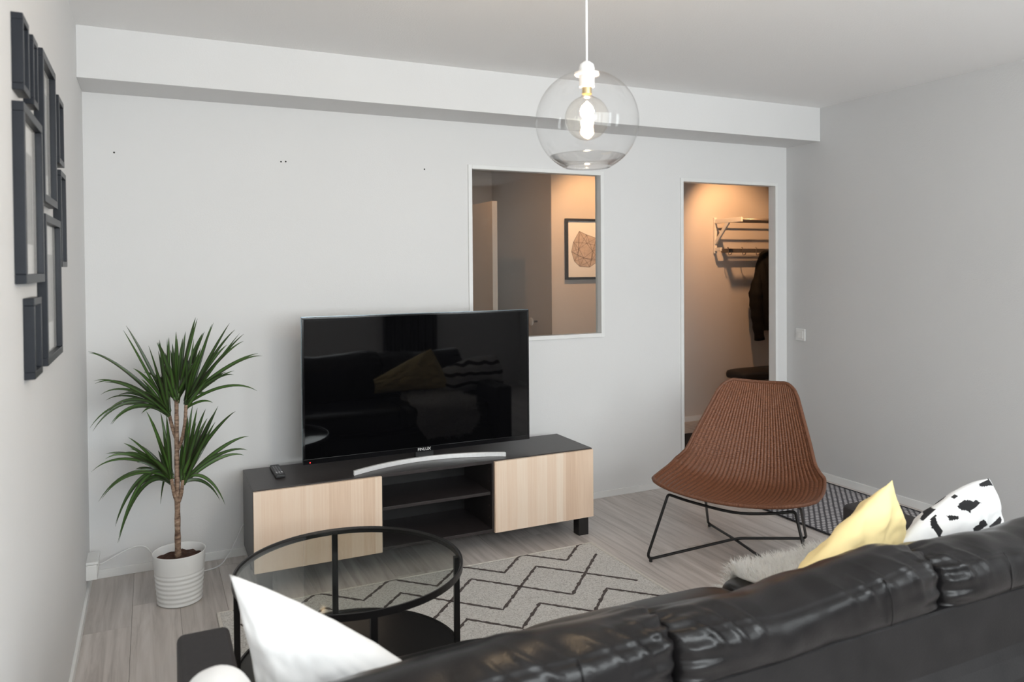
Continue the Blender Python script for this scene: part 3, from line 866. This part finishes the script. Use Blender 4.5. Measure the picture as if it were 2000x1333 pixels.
JX = -0.035
ck = thing('jacket', (5.52+JX, YH-0.13, 0.75), 'black jacket hanging from the hallway coat rack', 'jacket')
rows = [(1.63, 5.485, 5.53, .02), (1.60, 5.44, 5.565, .045), (1.55, 5.42, 5.60, .06), (1.45, 5.39, 5.66, .075), (1.32, 5.355, 5.72, .085), (1.18, 5.34, 5.75, .09), (1.02, 5.36, 5.76, .085), (0.90, 5.40, 5.76, .08), (0.845, 5.42, 5.75, .07)]
cr = catmull([(a, b, c, d) for a, b, c, d in rows], 0)
def jk(u, v):
    z, xa, xb, dp = cr(v)
    a = 2*PI*u
    x = (xa+xb)/2+(xb-xa)/2*math.cos(a); y = YH-0.13+dp*math.sin(a)
    w = 0.014*math.sin(x*70+z*8)*math.sin(a)*min(1, v*3)
    return (x+JX+0.008*noise.noise(Vector((x*9, z*9, 0))), y+w, z)
body = MB().grid(jk, 56, 40, cu=True).build('body', MT['coat'], ck, smooth=True)
MB().tube([(5.47, YH-0.155, 1.60), (5.48, YH-0.19, 1.575), (5.52, YH-0.205, 1.555), (5.55, YH-0.18, 1.58)], [0.018, 0.024, 0.024, 0.016], 10).build('collar', MT['coat'], ck, smooth=True)
def sleeve(x0, x1, x2, nm):
    pts = [(x0+JX, YH-0.13, 1.42), (x1+JX, YH-0.14, 1.22), (x1+JX+0.003, YH-0.15, 1.0), (x2+JX, YH-0.15, 0.755)]
    c2 = catmull(pts, 0)
    N = 24
    o = MB().tube([c2(i/(N-1)) for i in range(N)], [0.035+0.03*min(1, i/8)-0.018*max(0, (i-8)/15)+0.004*math.sin(i*1.7) for i in range(N)], 14).build(nm, MT['coat'], ck, smooth=True)
sleeve(5.42, 5.365, 5.405, 'sleeve'); sleeve(5.66, 5.735, 5.72, 'sleeve')

hb = thing('hall_bench', (5.6, 5.62, 0), 'black padded bench against the hallway wall under the jacket', 'bench')
def seatf(u, v):
    a = 2*PI*u
    cx, cy, hx, hy, e = 5.60, 5.63, 0.60, 0.175, 5.0
    c, s = math.cos(a), math.sin(a)
    prof = [(0.0, 0.40), (0.93, 0.40), (0.985, 0.405), (1.0, 0.425), (1.0, 0.445), (0.985, 0.466), (0.93, 0.474), (0.0, 0.478)]
    k, z = prof[min(int(round(v*7)), 7)]
    return (cx+k*hx*math.copysign(abs(c)**(2/e), c), cy+k*hy*math.copysign(abs(s)**(2/e), s), z)
MB().grid(seatf, 64, 8, cu=True).build('seat', MT['seat'], hb, smooth=True)
for (x, y) in ((5.12, 5.52), (6.08, 5.52), (5.12, 5.74), (6.08, 5.74)):
    MB().tube([(x, y, 0), (x, y, 0.405)], [0.014, 0.02], 12).build('leg', MT['blackpaint'], hb, smooth=True)
tag(MB().box(3.45, 5.0, 4.55, 5.38, 0.0, 0.009).build('doormat', MT['doormat'], bevel=0.003), 'black doormat on the hallway floor beyond the doorway', 'doormat')

# ------------------------------------------------------------------ rugs
RX0_, RX1_, RY0_, RY1_ = 0.246, 2.116, 2.16, 3.487
rug = thing('zigzag_rug', ((RX0_+RX1_)/2, (RY0_+RY1_)/2, 0), 'cream grey rug with dark zigzag and diamond lines', 'rug')
def rugf(u, v):
    x, y = RX0_+(RX1_-RX0_)*u, RY0_+(RY1_-RY0_)*v
    e = min(u, 1-u, v, 1-v)
    return (x, y, (0.011 if e > 0 else 0.001)+0.0012*noise.noise(Vector((x*60, y*60, 0))))
MB().grid(rugf, 150, 110).build('pile', MT['rug'], rug, smooth=True)
for (a, b_, c, d) in ((RX0_, RX1_, RY1_-0.008, RY1_+0.004), (RX0_, RX1_, RY0_-0.004, RY0_+0.008)):
    MB().box(a, b_, c, d, 0.0005, 0.0115).build('binding', MT['rugedge'], rug, bevel=0.003)
for (a, b_, c, d) in ((RX0_-0.004, RX0_+0.010, RY0_, RY1_), (RX1_-0.010, RX1_+0.004, RY0_, RY1_)):
    MB().box(a, b_, c, d, 0.0005, 0.0125).build('binding', MT['rugedge'], rug, bevel=0.003)
def zig(y_pk, y_vl, per, phase, xa=0.31, xb=2.05, w=0.0068):
    """dark tufted zigzag line; a peak stands at x = phase"""
    def yy(x):
        t = ((x-phase)/per) % 1.0
        return y_pk+(y_vl-y_pk)*(1-abs(2*t-1))
    brk = [xa]
    k = math.floor((xa-phase)/(per/2))+1
    while phase+k*per/2 < xb:
        brk.append(phase+k*per/2); k += 1
    brk.append(xb)
    pts = []
    for a, b_ in zip(brk, brk[1:]):
        m_ = max(2, int(abs(b_-a)/0.012))
        for i in range(m_):
            pts.append(a+(b_-a)*i/m_)
    pts.append(xb)
    mb = MB()
    P2 = [Vector((x, yy(x), 0)) for x in pts]
    for i, p in enumerate(P2):
        tg = (P2[min(i+1, len(P2)-1)]-P2[max(i-1, 0)]).normalized()
        nn = Vector((-tg.y, tg.x, 0))
        ww = w*(1+0.3*math.sin(i*2.3)+0.25*math.sin(i*5.1))
        jit = 0.002*math.sin(i*3.7)
        for (s, z) in ((-1, 0.0118), (-0.6, 0.0140), (0.6, 0.0140), (1, 0.0118)):
            q = p+nn*(ww*s+jit)
            mb.v.append((q.x, min(q.y, RY1_-0.012), z))
    for i in range(len(P2)-1):
        for k in range(3):
            mb.f.append((i*4+k, i*4+k+1, (i+1)*4+k+1, (i+1)*4+k))
    mb.build('zigzag_line', MT['rugline'], rug, smooth=True)
zig(3.495, 3.322, 0.345, 1.357)
zig(3.325, 2.965, 0.69, 1.357); zig(3.325, 2.965, 0.69, 1.702)
zig(2.952, 2.776, 0.345, 1.529)
zig(2.765, 2.405, 0.69, 1.357); zig(2.765, 2.405, 0.69, 1.702)
zig(2.395, 2.22, 0.345, 1.529)

fm = thing('flatwoven_mat', (3.75, 2.8, 0), 'grey flatwoven mat with dark edge beside the right wall', 'rug')
def matf(u, v):
    x, y = 3.35+0.78*u, 1.75+2.02*v
    return (x, y, 0.006+0.006*max(0, noise.noise(Vector((x*3, y*2.2, 3))))*(1-abs(2*u-1)))
MB().grid(matf, 20, 50).build('weave', MT['matw'], fm, smooth=True, solid=0.004)
for u in (0.0, 1.0):
    MB().tube([Vector(matf(u, i/60))+Vector((0, 0, 0.001)) for i in range(61)], 0.005, 8).build('edge_binding', MT['matedge'], fm, smooth=True)

# ------------------------------------------------------------------ round glass table
TC = Vector((0.622, 2.637)); TR = 0.392; TZ = 0.45
tb = thing('coffee_table', (TC.x, TC.y, 0), 'round black metal coffee table with clear glass top and dark lower shelf', 'coffee table')
MB().lathe([(TR-0.010, TZ-0.018), (TR, TZ-0.018), (TR, TZ+0.004), (TR-0.006, TZ+0.004), (TR-0.010, TZ-0.002), (TR-0.010, TZ-0.018)], (TC.x, TC.y, 0), 96).build('rim', MT['blackmetal'], tb, smooth=False)
MB().lathe([(0.0005, TZ-0.006), (TR-0.010, TZ-0.006), (TR-0.010, TZ-0.001), (0.0005, TZ-0.001)], (TC.x, TC.y, 0), 96).build('glass_top', MT['tableglass'], tb)
MB().lathe([(0.0005, 0.114), (TR-0.012, 0.114), (TR-0.003, 0.113), (TR-0.003, 0.126), (TR-0.010, 0.126), (TR-0.012, 0.120), (0.0005, 0.120)], (TC.x, TC.y, 0), 96).build('lower_shelf', MT['blackmetal'], tb)
for a in (86, -10, 267, 172):
    c, s = math.cos(math.radians(a)), math.sin(math.radians(a))
    p = Vector((TC.x+(TR-0.016)*c, TC.y+(TR-0.016)*s, 0))
    MB().obox((p.x, p.y, (TZ-0.010+0.0145)/2), (0.010*c, 0.010*s, 0), (-0.011*s, 0.011*c, 0), (0, 0, (TZ-0.010-0.0145)/2)).build('leg', MT['blackmetal'], tb, bevel=0.0015)

# ------------------------------------------------------------------ wicker chair
CM = Vector((2.462, 2.835, 0)); CF = Vector((-0.845, -0.535, 0)).normalized(); CA = Vector((-CF.y, CF.x, 0))*-1.0
if CA.y < 0: CA = -CA
ch = thing('wicker_lounge_chair', (2.72, 3.02, 0), 'brown woven wicker lounge chair on crossed black metal legs', 'chair')
SEC = catmull([  # back distance, height, half width, side lift
    (0.000, 0.352, 0.375, 0.050), (0.10, 0.338, 0.395, 0.060), (0.22, 0.326, 0.400, 0.075), (0.34, 0.322, 0.390, 0.095),
    (0.435, 0.340, 0.372, 0.115), (0.505, 0.405, 0.345, 0.120), (0.555, 0.52, 0.305, 0.105), (0.60, 0.64, 0.262, 0.085), (0.64, 0.76, 0.218, 0.062), (0.668, 0.845, 0.185, 0.045)], 0)
def shell_pt(u, v, ribs=True):
    """u in -1..1 across, v in 0..1 front to top"""
    au = abs(u); a = 0.70
    vlo, vhi = 0.0, 1.0
    if au > a:
        q = (au-a)/(1-a); r = 1-math.sqrt(max(0, 1-q*q))
        vlo = 0.085*r; vhi = 1-0.10*r
    ve = vlo+(vhi-vlo)*v
    g, z, hw, lift = SEC(ve)
    g2, z2, _, _ = SEC(min(1, ve+0.01)); g1, z1, _, _ = SEC(max(0, ve-0.01))
    tn = Vector((g2-g1, z2-z1)).normalized()
    nx, nz = -tn.y, tn.x            # towards the sitter (back axis, height)
    k = lift*u*u
    gg, zz = g+nx*k, z+nz*k
    if ribs:
        d = -0.0023*math.cos((u+1)*36*PI+PI/2)*-1.0
        gg += nx*d; zz += nz*d
    return CM-CF*gg+CA*(u*hw)+Vector((0, 0, zz))
nu, nv = 289, 150
mb = MB(); mb.grid(lambda a, b_: shell_pt(a*2-1, b_), nu, nv)
so = mb.build('shell', MT['wicker'], ch, smooth=True, solid=0.007, recalc=False)
ul = so.data.uv_layers.new(name='uv')
vi = np.empty(len(so.data.loops), dtype=np.int32); so.data.loops.foreach_get('vertex_index', vi)
uvs = np.stack([(vi % nu)/(nu-1), (vi//nu)/(nv-1)], 1).astype(np.float32)
ul.data.foreach_set('uv', uvs.ravel())
edge = [shell_pt(-1+2*i/60, 0, False) for i in range(60)]+[shell_pt(1, i/70, False) for i in range(70)]+[shell_pt(1-2*i/60, 1, False) for i in range(60)]+[shell_pt(-1, 1-i/70, False) for i in range(70)]
mb = MB(); mb.tube(edge, 0.0095, 10, closed=True)
ro = mb.build('rim', MT['wicker'], ch, smooth=True)
ul = ro.data.uv_layers.new(name='uv')
for lp in ro.data.loops:
    ul.data[lp.index].uv = ((lp.vertex_index % 10)/10, (lp.vertex_index//10)/120)
A_, B_, C_, D_, X_ = Vector((2.234, 3.15, 0.012)), Vector((2.871, 3.443, 0.012)), Vector((3.18, 3.013, 0.012)), Vector((2.665, 2.475, 0.012)), Vector((2.775, 3.095, 0.040))
At = atZ(1305, 966, 0.325); Dt = atZ(1553, 1000, 0.325); Bt = atZ(1378, 975, 0.30); Ct = atZ(1563, 990, 0.30)
mid = atZ(1440, 1003, 0.300)
fr_ = catmull([tuple(At), tuple(atZ(1350, 981, 0.312)), tuple(atZ(1430, 1001, 0.302)), tuple(atZ(1495, 1004, 0.308)), tuple(Dt)], 0)
front = [Vector(fr_(i/16)) for i in range(17)]
rest = round_path([front[-2], Dt, D_, X_-Vector((0, 0, 0.003)), B_, Bt, Ct, C_, X_+Vector((0, 0, 0.012)), A_, At, front[1]], 0.045, 6)
MB().tube(front[2:-2]+rest[1:-1], 0.0072, 10, closed=True).build('leg_frame', MT['blackmetal'], ch, smooth=True)
for q in (A_, B_, C_, D_):
    ctr = Vector((2.72, 3.05, 0)); qq = q.lerp(Vector((ctr.x, ctr.y, q.z)), 0.05)
    MB().tube([(qq.x, qq.y, 0.0), (qq.x, qq.y, 0.012)], 0.008, 10).build('foot', MT['dark'], ch)

# ------------------------------------------------------------------ pendant lamp
LP = Vector((1.128, 1.866))
gz = atY(1146, 238, LP.y).z
pd = thing('pendant_lamp', (LP.x, LP.y, ZC), 'clear glass globe pendant lamp with glowing bulb on white cord', 'pendant lamp')
GR = 0.146
prof = []
for i in range(41):
    th = math.radians(13)+(math.radians(133)-math.radians(13))*i/40
    prof.append((GR*math.sin(th), GR*math.cos(th)*0.985))
MB().lathe(prof, (LP.x, LP.y, gz), 72).build('globe', MT['globe'], pd, smooth=True)
zb = prof[-1][1]; rb = prof[-1][0]
lip = []
for i in range(13):
    th = math.radians(133)+math.radians(21)*i/12
    lip.append((GR*math.sin(th), GR*math.cos(th)*0.985))
for i in range(13):
    th = math.radians(154)-math.radians(21)*i/12; g2 = GR-0.0015-0.0065*math.sin(PI*(12-i)/24)**0.8*(1 if i < 12 else 0)
    lip.append((g2*math.sin(th), g2*math.cos(th)*0.985))
lip.append(lip[0])
MB().lathe(lip, (LP.x, LP.y, gz), 72).build('globe_lip', MT['globelip'], pd, smooth=True)
ct = gz+prof[0][1]
MB().lathe([(0.001, 0.030), (0.008, 0.030), (0.019, 0.022), (0.022, 0.010), (0.022, 0.0), (0.034, -0.001), (0.034, -0.008), (0.022, -0.010), (0.021, -0.042), (0.016, -0.044)], (LP.x, LP.y, ct), 32).build('lamp_holder', MT['cord'], pd, smooth=False)
MB().tube([(LP.x, LP.y, ct+0.028), (LP.x, LP.y, ZC-0.03)], 0.0032, 8).build('cord', MT['cord'], pd, smooth=True)
MB().lathe([(0.001, 0.0), (0.05, 0.0), (0.045, -0.03), (0.001, -0.035)], (LP.x, LP.y, ZC), 32).build('ceiling_cup', MT['cord'], pd, smooth=False)
BZ = ct-0.042
bo = MB().lathe([(0.013, 0.0), (0.014, -0.02)], (LP.x, LP.y, BZ), 24).build('bulb_cap', MT['brass'], pd, smooth=True)
pr = [(0.014, -0.02), (0.018, -0.03)]
for i in range(25):
    th = math.radians(22)+(math.radians(180)-math.radians(22))*i/24
    pr.append((max(0.0004, 0.0625*math.sin(th)), -0.088+0.0625*math.cos(th)))
bulb = MB().lathe(pr, (LP.x, LP.y, BZ), 40).build('bulb', MT['bulbglass'], pd, smooth=True)
MB().lathe([(0.0006, -0.040), (0.004, -0.044), (0.014, -0.054), (0.0195, -0.066), (0.018, -0.078), (0.010, -0.088), (0.0006, -0.091)], (LP.x, LP.y, BZ), 20).build('filament', MT['filament'], bulb, smooth=True)

# ------------------------------------------------------------------ sofa
SX0, SX1, SY0, SY1 = 0.050, 2.560, 1.195, 2.13
AW = 0.128
sf = thing('leather_sofa', ((SX0+SX1)/2, (SY0+SY1)/2, 0), 'black leather three-seat sofa seen from behind', 'sofa')
# back panel: profile in y,z swept along x
prof = [(1.285, 0.06), (1.165, 0.06), (1.150, 0.10), (1.150, 0.40), (1.160, 0.455), (1.182, 0.495), (1.192, 0.52), (1.196, 0.654), (1.201, 0.659), (1.285, 0.659)]
mb = MB(); NX = 40
for i in range(NX+1):
    x = SX0+(SX1-SX0)*i/NX
    for (y, z) in prof:
        mb.v.append((x, y+(0.003*noise.noise(Vector((x*3, z*4, 5))) if y < 1.2 else 0), z))
K = len(prof)
for i in range(NX):
    for k in range(K):
        mb.f.append((i*K+k, i*K+(k+1) % K, (i+1)*K+(k+1) % K, (i+1)*K+k))
mb.f += [tuple(range(K)), tuple(NX*K+k for k in reversed(range(K)))]
MB_ = mb.build('back_panel', MT['leatherback'], sf, smooth=False)
for (x0, x1) in ((SX0, SX0+AW), (SX1-AW, SX1)):
    MB().box(x0, x1, 1.286, SY1, 0.06, 0.553).build('armrest', MT['armcloth'], sf, bevel=0.018, seg=4)
MB().box(SX0+AW, SX1-AW, 1.286, 2.04, 0.06, 0.25).build('seat_base', MT['leather'], sf, bevel=0.01)
for (x, y) in ((SX0+0.05, 1.22), (SX1-0.05, 1.22), (SX0+0.05, SY1-0.06), (SX1-0.05, SY1-0.06)):
    MB().box(x-0.025, x+0.025, y-0.025, y+0.025, 0, 0.062).build('leg', MT['blackpaint'], sf)
IX = [SX0+AW, 0.930, 1.715, SX1-AW]
def sgn(x, e): return math.copysign(abs(x)**e, x)
def softbox(x0, x1, prof_fn, name, seed, wr=1.0, mat='leather', nx=90, nv=64, topfn=None, crease=None):
    """closed profile in (y,z) swept along x with rounded, puckered ends"""
    def f(u, v):
        s = 2*u-1
        endf = (1-abs(s)**9)**(1/2.6) if abs(s) < 1 else 0.0
        yc, zc, y, z = prof_fn(v)
        if topfn:
            z += topfn(s)*min(1, max(0, (z-0.66)/0.08))
        x = x0+(x1-x0)*(0.5+0.5*s)
        dy, dz = (y-yc)*(0.66+0.34*endf), (z-zc)*(0.90+0.10*endf)
        wv = 0.010*wr*noise.noise(Vector((x*4.5, seed*3.1, v*4)))+0.005*wr*noise.noise(Vector((x*13, seed, v*8)))
        if crease is not None:
            # leather folds gathered at the top rear seam, running down and across it
            near = math.exp(-((v-crease)/0.060)**2)
            ph = x*95+(v-crease)*38+seed*5+2.6*noise.noise(Vector((x*7, seed, v*4)))
            patch = max(0.0, noise.noise(Vector((x*5.2, seed*2.0, 1.3)))+0.22+0.45*abs(s)**3)
            wv += 0.0105*near*patch*(max(0.0, math.sin(ph))**1.6-0.3)
            # stitched groove along the seam itself
            wv -= 0.0035*math.exp(-((v-crease)/0.006)**2)
            wv += 0.006*abs(s)**5*math.sin(v*2*PI*19+seed)
        n = Vector((0, y-yc, z-zc)); n = n.normalized() if n.length > 0 else n
        return (x, yc+dy+n.y*wv, zc+dz+n.z*wv)
    mb = MB()
    mb.grid(lambda a, b_: f(b_, a), nv, nx, cu=True)
    N = len(mb.v)
    mb.f.append(tuple(reversed(range(nv)))); mb.f.append(tuple(N-nv+k for k in range(nv)))
    return mb.build(name, MT[mat], sf, smooth=True)
BPTS = [(1.300, 0.46), (1.288, 0.58), (1.268, 0.632), (1.215, 0.650), (1.186, 0.668), (1.180, 0.708), (1.190, 0.750), (1.225, 0.769), (1.280, 0.777), (1.335, 0.762), (1.400, 0.722), (1.452, 0.66), (1.468, 0.53), (1.45, 0.44), (1.38, 0.415), (1.32, 0.422)]
BCF = catmull(BPTS+[BPTS[0]], 0)
def backprof(v):
    y, z = BCF(v % 1.0)
    return 1.34, 0.62, y, z
TOPS = [lambda s: 0.012-0.004*s*s, lambda s: -0.012*math.exp(-((s+0.30)/0.30)**2)+0.022*math.exp(-((s-0.75)/0.30)**2), lambda s: 0.002-0.016*math.exp(-((s-0.1)/0.35)**2)]
for i in range(3):
    c = softbox(IX[i]+0.002, IX[i+1]-0.002, backprof, 'back_cushion', 2.3+i*1.7, 1.0, nx=230, nv=128, topfn=TOPS[i], crease=6.35/16)
    # stitched joins running down the rear face
    for fx in ((0.32, 0.74) if i else (0.70,)):
        x = IX[i]+(IX[i+1]-IX[i])*fx
        pts = []
        for k in range(14):
            _, _, y, z = backprof((4.0+2.4*k/13)/16)
            pts.append((x-0.006*k/13, y-0.0015, z+TOPS[i](2*fx-1)*min(1, max(0, (z-0.66)/0.08))))
        MB().tube(pts, 0.0014, 6).build('seam', MT['leather'], c, smooth=True)
def seatprof(v):
    a = 2*PI*v
    return 1.745, 0.345, 1.745+0.305*sgn(math.cos(a), 0.35), 0.345+0.088*sgn(math.sin(a), 0.45)
for i in range(3):
    softbox(IX[i]+0.003, IX[i+1]-0.003, seatprof, 'seat_cushion', 9.1+i, 0.5, nx=50)

# ------------------------------------------------------------------ cushions on the sofa
def pillow(name, A, B, C, D, th, mat, label, pinch=0.07, seed=0, n=56, wr=0.006, cat='cushion', matfn=None, group=None):
    A, B, C, D = map(Vector, (A, B, C, D))
    nrm = (B-A).cross(D-A).normalized()
    mb = MB()
    def f(side):
        def g(u, v):
            s, t = 2*u-1, 2*v-1
            pk = pinch if isinstance(pinch, tuple) else (pinch,)*4      # edges AB, BC, CD, DA
            s2 = s*(1-(pk[3] if s < 0 else pk[1])*(1-t*t)*s*s); t2 = t*(1-(pk[0] if t < 0 else pk[2])*(1-s*s)*t*t)
            uu, vv = (s2+1)/2, (t2+1)/2
            p = A*(1-uu)*(1-vv)+B*uu*(1-vv)+C*uu*vv+D*(1-uu)*vv
            h = th*((1-abs(s)**2.4)*(1-abs(t)**2.4))**0.55
            wv = wr*noise.noise(Vector((s*2.6, t*2.6, seed)))*2*min(1, h/th*2)+wr*0.5*noise.noise(Vector((s*7, t*7, seed+9)))*min(1, h/th*3)
            return p+nrm*side*(h+(wv if h > 0 else 0))
        return g
    mb.grid(f(1), n, n); mb.grid(f(-1), n, n)
    me_o = mb.build(name, mat, smooth=True)
    bm = bmesh.new(); bm.from_mesh(me_o.data)
    bmesh.ops.remove_doubles(bm, verts=bm.verts, dist=1e-5)
    bmesh.ops.recalc_face_normals(bm, faces=bm.faces)
    bm.to_mesh(me_o.data); bm.free()
    if matfn:
        loc = OFF[me_o]
        for pg in me_o.data.polygons:
            q = pg.center+loc; ce_ = (A+B+C+D)/4
            pg.material_index = matfn(q, (q-ce_).dot(nrm)*(CAM-ce_).dot(nrm) > 0)
    return tag(me_o, label, cat, group)

# white cushion in the left corner
A = atY(447, 1122, 1.72); B = atY(803, 1302, 1.54)
def drop(p, d, z=0.45):
    """from p along d down to the height of the seat"""
    d = Vector(d); return p+d*((z-p.z)/d.z)
D = drop(A, atY(506, 1430, 1.67)-A, 0.455)
C = drop(B, (0.10, 0.10, -1.0), 0.455)
pillow('white_cushion', A, B, C, D, 0.075, MT['white'], 'large plain white cushion propped in the left corner of the sofa', (-0.09, 0.03, 0.03, 0.10), 1)
# rounded white roll on the arm
rl = MB()
def rollf(u, v):
    a = 2*PI*u; s = 2*v-1
    r = 0.083*(1-abs(s)**6)**0.4 if abs(s) < 1 else 0.0005
    r = max(r, 0.0005)
    return (0.105+r*math.cos(a)*0.9, 1.45+0.15*s, 0.553+0.090+r*math.sin(a)*1.09+0.003*noise.noise(Vector((math.cos(a)*2, math.sin(a)*2, s*2))))
rl.grid(rollf, 40, 40, cu=True)
tag(rl.build('white_bolster', MT['white'], smooth=True), 'rounded white bolster on the left sofa arm at the bottom edge', 'cushion')
# yellow cushion
A = atY(1743, 938, 1.62); B = atY(1545, 1148, 1.57)
e1 = (B-A).normalized()
dn = Vector((0.40, 0.16, -0.80)); dn -= e1*dn.dot(e1); dn.normalize()
pillow('yellow_cushion', A, B, drop(B, (0.02, 0.16, -1.0), 0.485), drop(A, dn, 0.50), 0.062, MT['yellow'], 'pale yellow cushion leaning on the sofa back', (-0.05, 0.04, 0.04, -0.02), 4, wr=0.010)
# black and white cushion
polys = [[(980, 640), (905, 580), (1010, 480), (1120, 480), (1180, 500), (1225, 475), (1300, 525), (1140, 650), (1130, 690), (1060, 650)],
         [(740, 740), (800, 722), (930, 742), (945, 775), (905, 795), (795, 812)],
         [(480, 760), (545, 720), (580, 705), (560, 770), (600, 870), (680, 985), (640, 1060), (700, 1080), (610, 1110), (590, 1040), (500, 930), (470, 850)],
         [(385, 800), (400, 710), (460, 640), (560, 575), (490, 680), (470, 750)],
         [(735, 405), (760, 370), (880, 320), (865, 380), (910, 400), (850, 440), (620, 525), (690, 480), (770, 440), (780, 420)],
         [(1265, 250), (1290, 180), (1380, 170), (1420, 120), (1500, 250), (1440, 240), (1360, 265)],
         [(1175, 930), (1270, 870), (1275, 830), (1355, 790), (1410, 885), (1300, 960), (1310, 1010), (1200, 1060)],
         [(1435, 900), (1500, 850), (1610, 740), (1640, 800), (1600, 900), (1540, 970), (1450, 1000)]]
polys = [[(1760+x*0.12, 920+y*0.12) for x, y in p] for p in polys]
def inside(p, poly):
    c = False; x, y = p
    for i in range(len(poly)):
        (x1, y1), (x2, y2) = poly[i-1], poly[i]
        if (y1 > y) != (y2 > y) and x < (x2-x1)*(y-y1)/(y2-y1)+x1: c = not c
    return c
def bwfn(p, n):
    if n:                                    # the side turned to the room's rear
        q = topx(p)
        return 1 if any(inside(q, pl_) for pl_ in polys) else 0
    return 1 if (math.sin(p.z*75+2.2*noise.noise(Vector((p.x*12, p.z*5, 2)))) > 0.55) else 0
A = atY(1932, 935, 1.67); B = atY(1762, 1058, 1.61)
e1 = (B-A).normalized()
dn = Vector((0.10, 0.05, -0.95)); dn -= e1*dn.dot(e1)*0.7; dn.normalize()
pillow('patterned_cushion', A, B, drop(B, (0.03, 0.12, -1.0), 0.455), drop(A, dn, 0.455), 0.085, [MT['white'], MT['bwblack']], 'white cushion with black angular patches at the right end of the sofa', (-0.27, 0.02, 0.02, -0.14), 6, n=150, matfn=bwfn)

# sheepskin: hide plus wool, draped over the front of the seat
sk = thing('sheepskin', (1.95, 2.0, 0.43), 'fluffy white sheepskin draped over the sofa seat edge', 'sheepskin')
prof = catmull([(1.56, 0.442), (1.68, 0.444), (1.81, 0.445), (1.95, 0.442), (2.03, 0.425), (2.072, 0.37), (2.082, 0.30), (2.080, 0.20)], 0)
def skin(u, v):
    y, z = prof(v)
    hw = 0.25*(1-0.25*abs(2*v-1)**4)+0.015*math.sin(v*17)
    x = 2.045+hw*(2*u-1)
    return Vector((x, y, z+0.012*noise.noise(Vector((x*8, y*8, 1)))))
MB().grid(skin, 40, 60).build('hide', MT['wool'], sk, smooth=True, solid=0.01)
mb = MB()
rs = random.Random(3)
for i in range(15000):
    u, v = rs.random(), rs.random()
    p = skin(u, v)
    pu = skin(min(1, u+0.02), v)-skin(max(0, u-0.02), v); pv = skin(u, min(1, v+0.02))-skin(u, max(0, v-0.02))
    n = pu.cross(pv).normalized()
    if n.z < 0 and n.y < 0: n = -n
    cl = Vector((math.floor(u*26), math.floor(v*34), 0))
    lean = Vector((noise.noise(cl*1.7), noise.noise(cl*1.7+Vector((9, 3, 1))), noise.noise(cl*1.7+Vector((2, 7, 4)))))*0.9
    d = (n+lean+Vector((rs.uniform(-.35, .35), rs.uniform(-.35, .35), rs.uniform(-.3, .3)))).normalized()
    L = rs.uniform(0.028, 0.062)
    d2 = (d+Vector((0, 0.1, -0.45))+lean*0.5).normalized()
    sd = d.cross(Vector((rs.uniform(-1, 1), rs.uniform(-1, 1), rs.uniform(-1, 1)))).normalized()*rs.uniform(0.0007, 0.0014)
    m1 = p+d*L*0.55; t_ = m1+d2*L*0.45
    b = len(mb.v)
    mb.v += [tuple(p-sd), tuple(p+sd), tuple(m1+sd*0.9), tuple(m1-sd*0.9), tuple(t_)]
    mb.f += [(b, b+1, b+2, b+3), (b+3, b+2, b+4)]
wo = mb.build('wool', MT['wool'], sk, recalc=False, smooth=True)
wo['kind'] = 'stuff'

# dark curtain on the rear wall, seen only as the dark band mirrored in the television
mb = MB()
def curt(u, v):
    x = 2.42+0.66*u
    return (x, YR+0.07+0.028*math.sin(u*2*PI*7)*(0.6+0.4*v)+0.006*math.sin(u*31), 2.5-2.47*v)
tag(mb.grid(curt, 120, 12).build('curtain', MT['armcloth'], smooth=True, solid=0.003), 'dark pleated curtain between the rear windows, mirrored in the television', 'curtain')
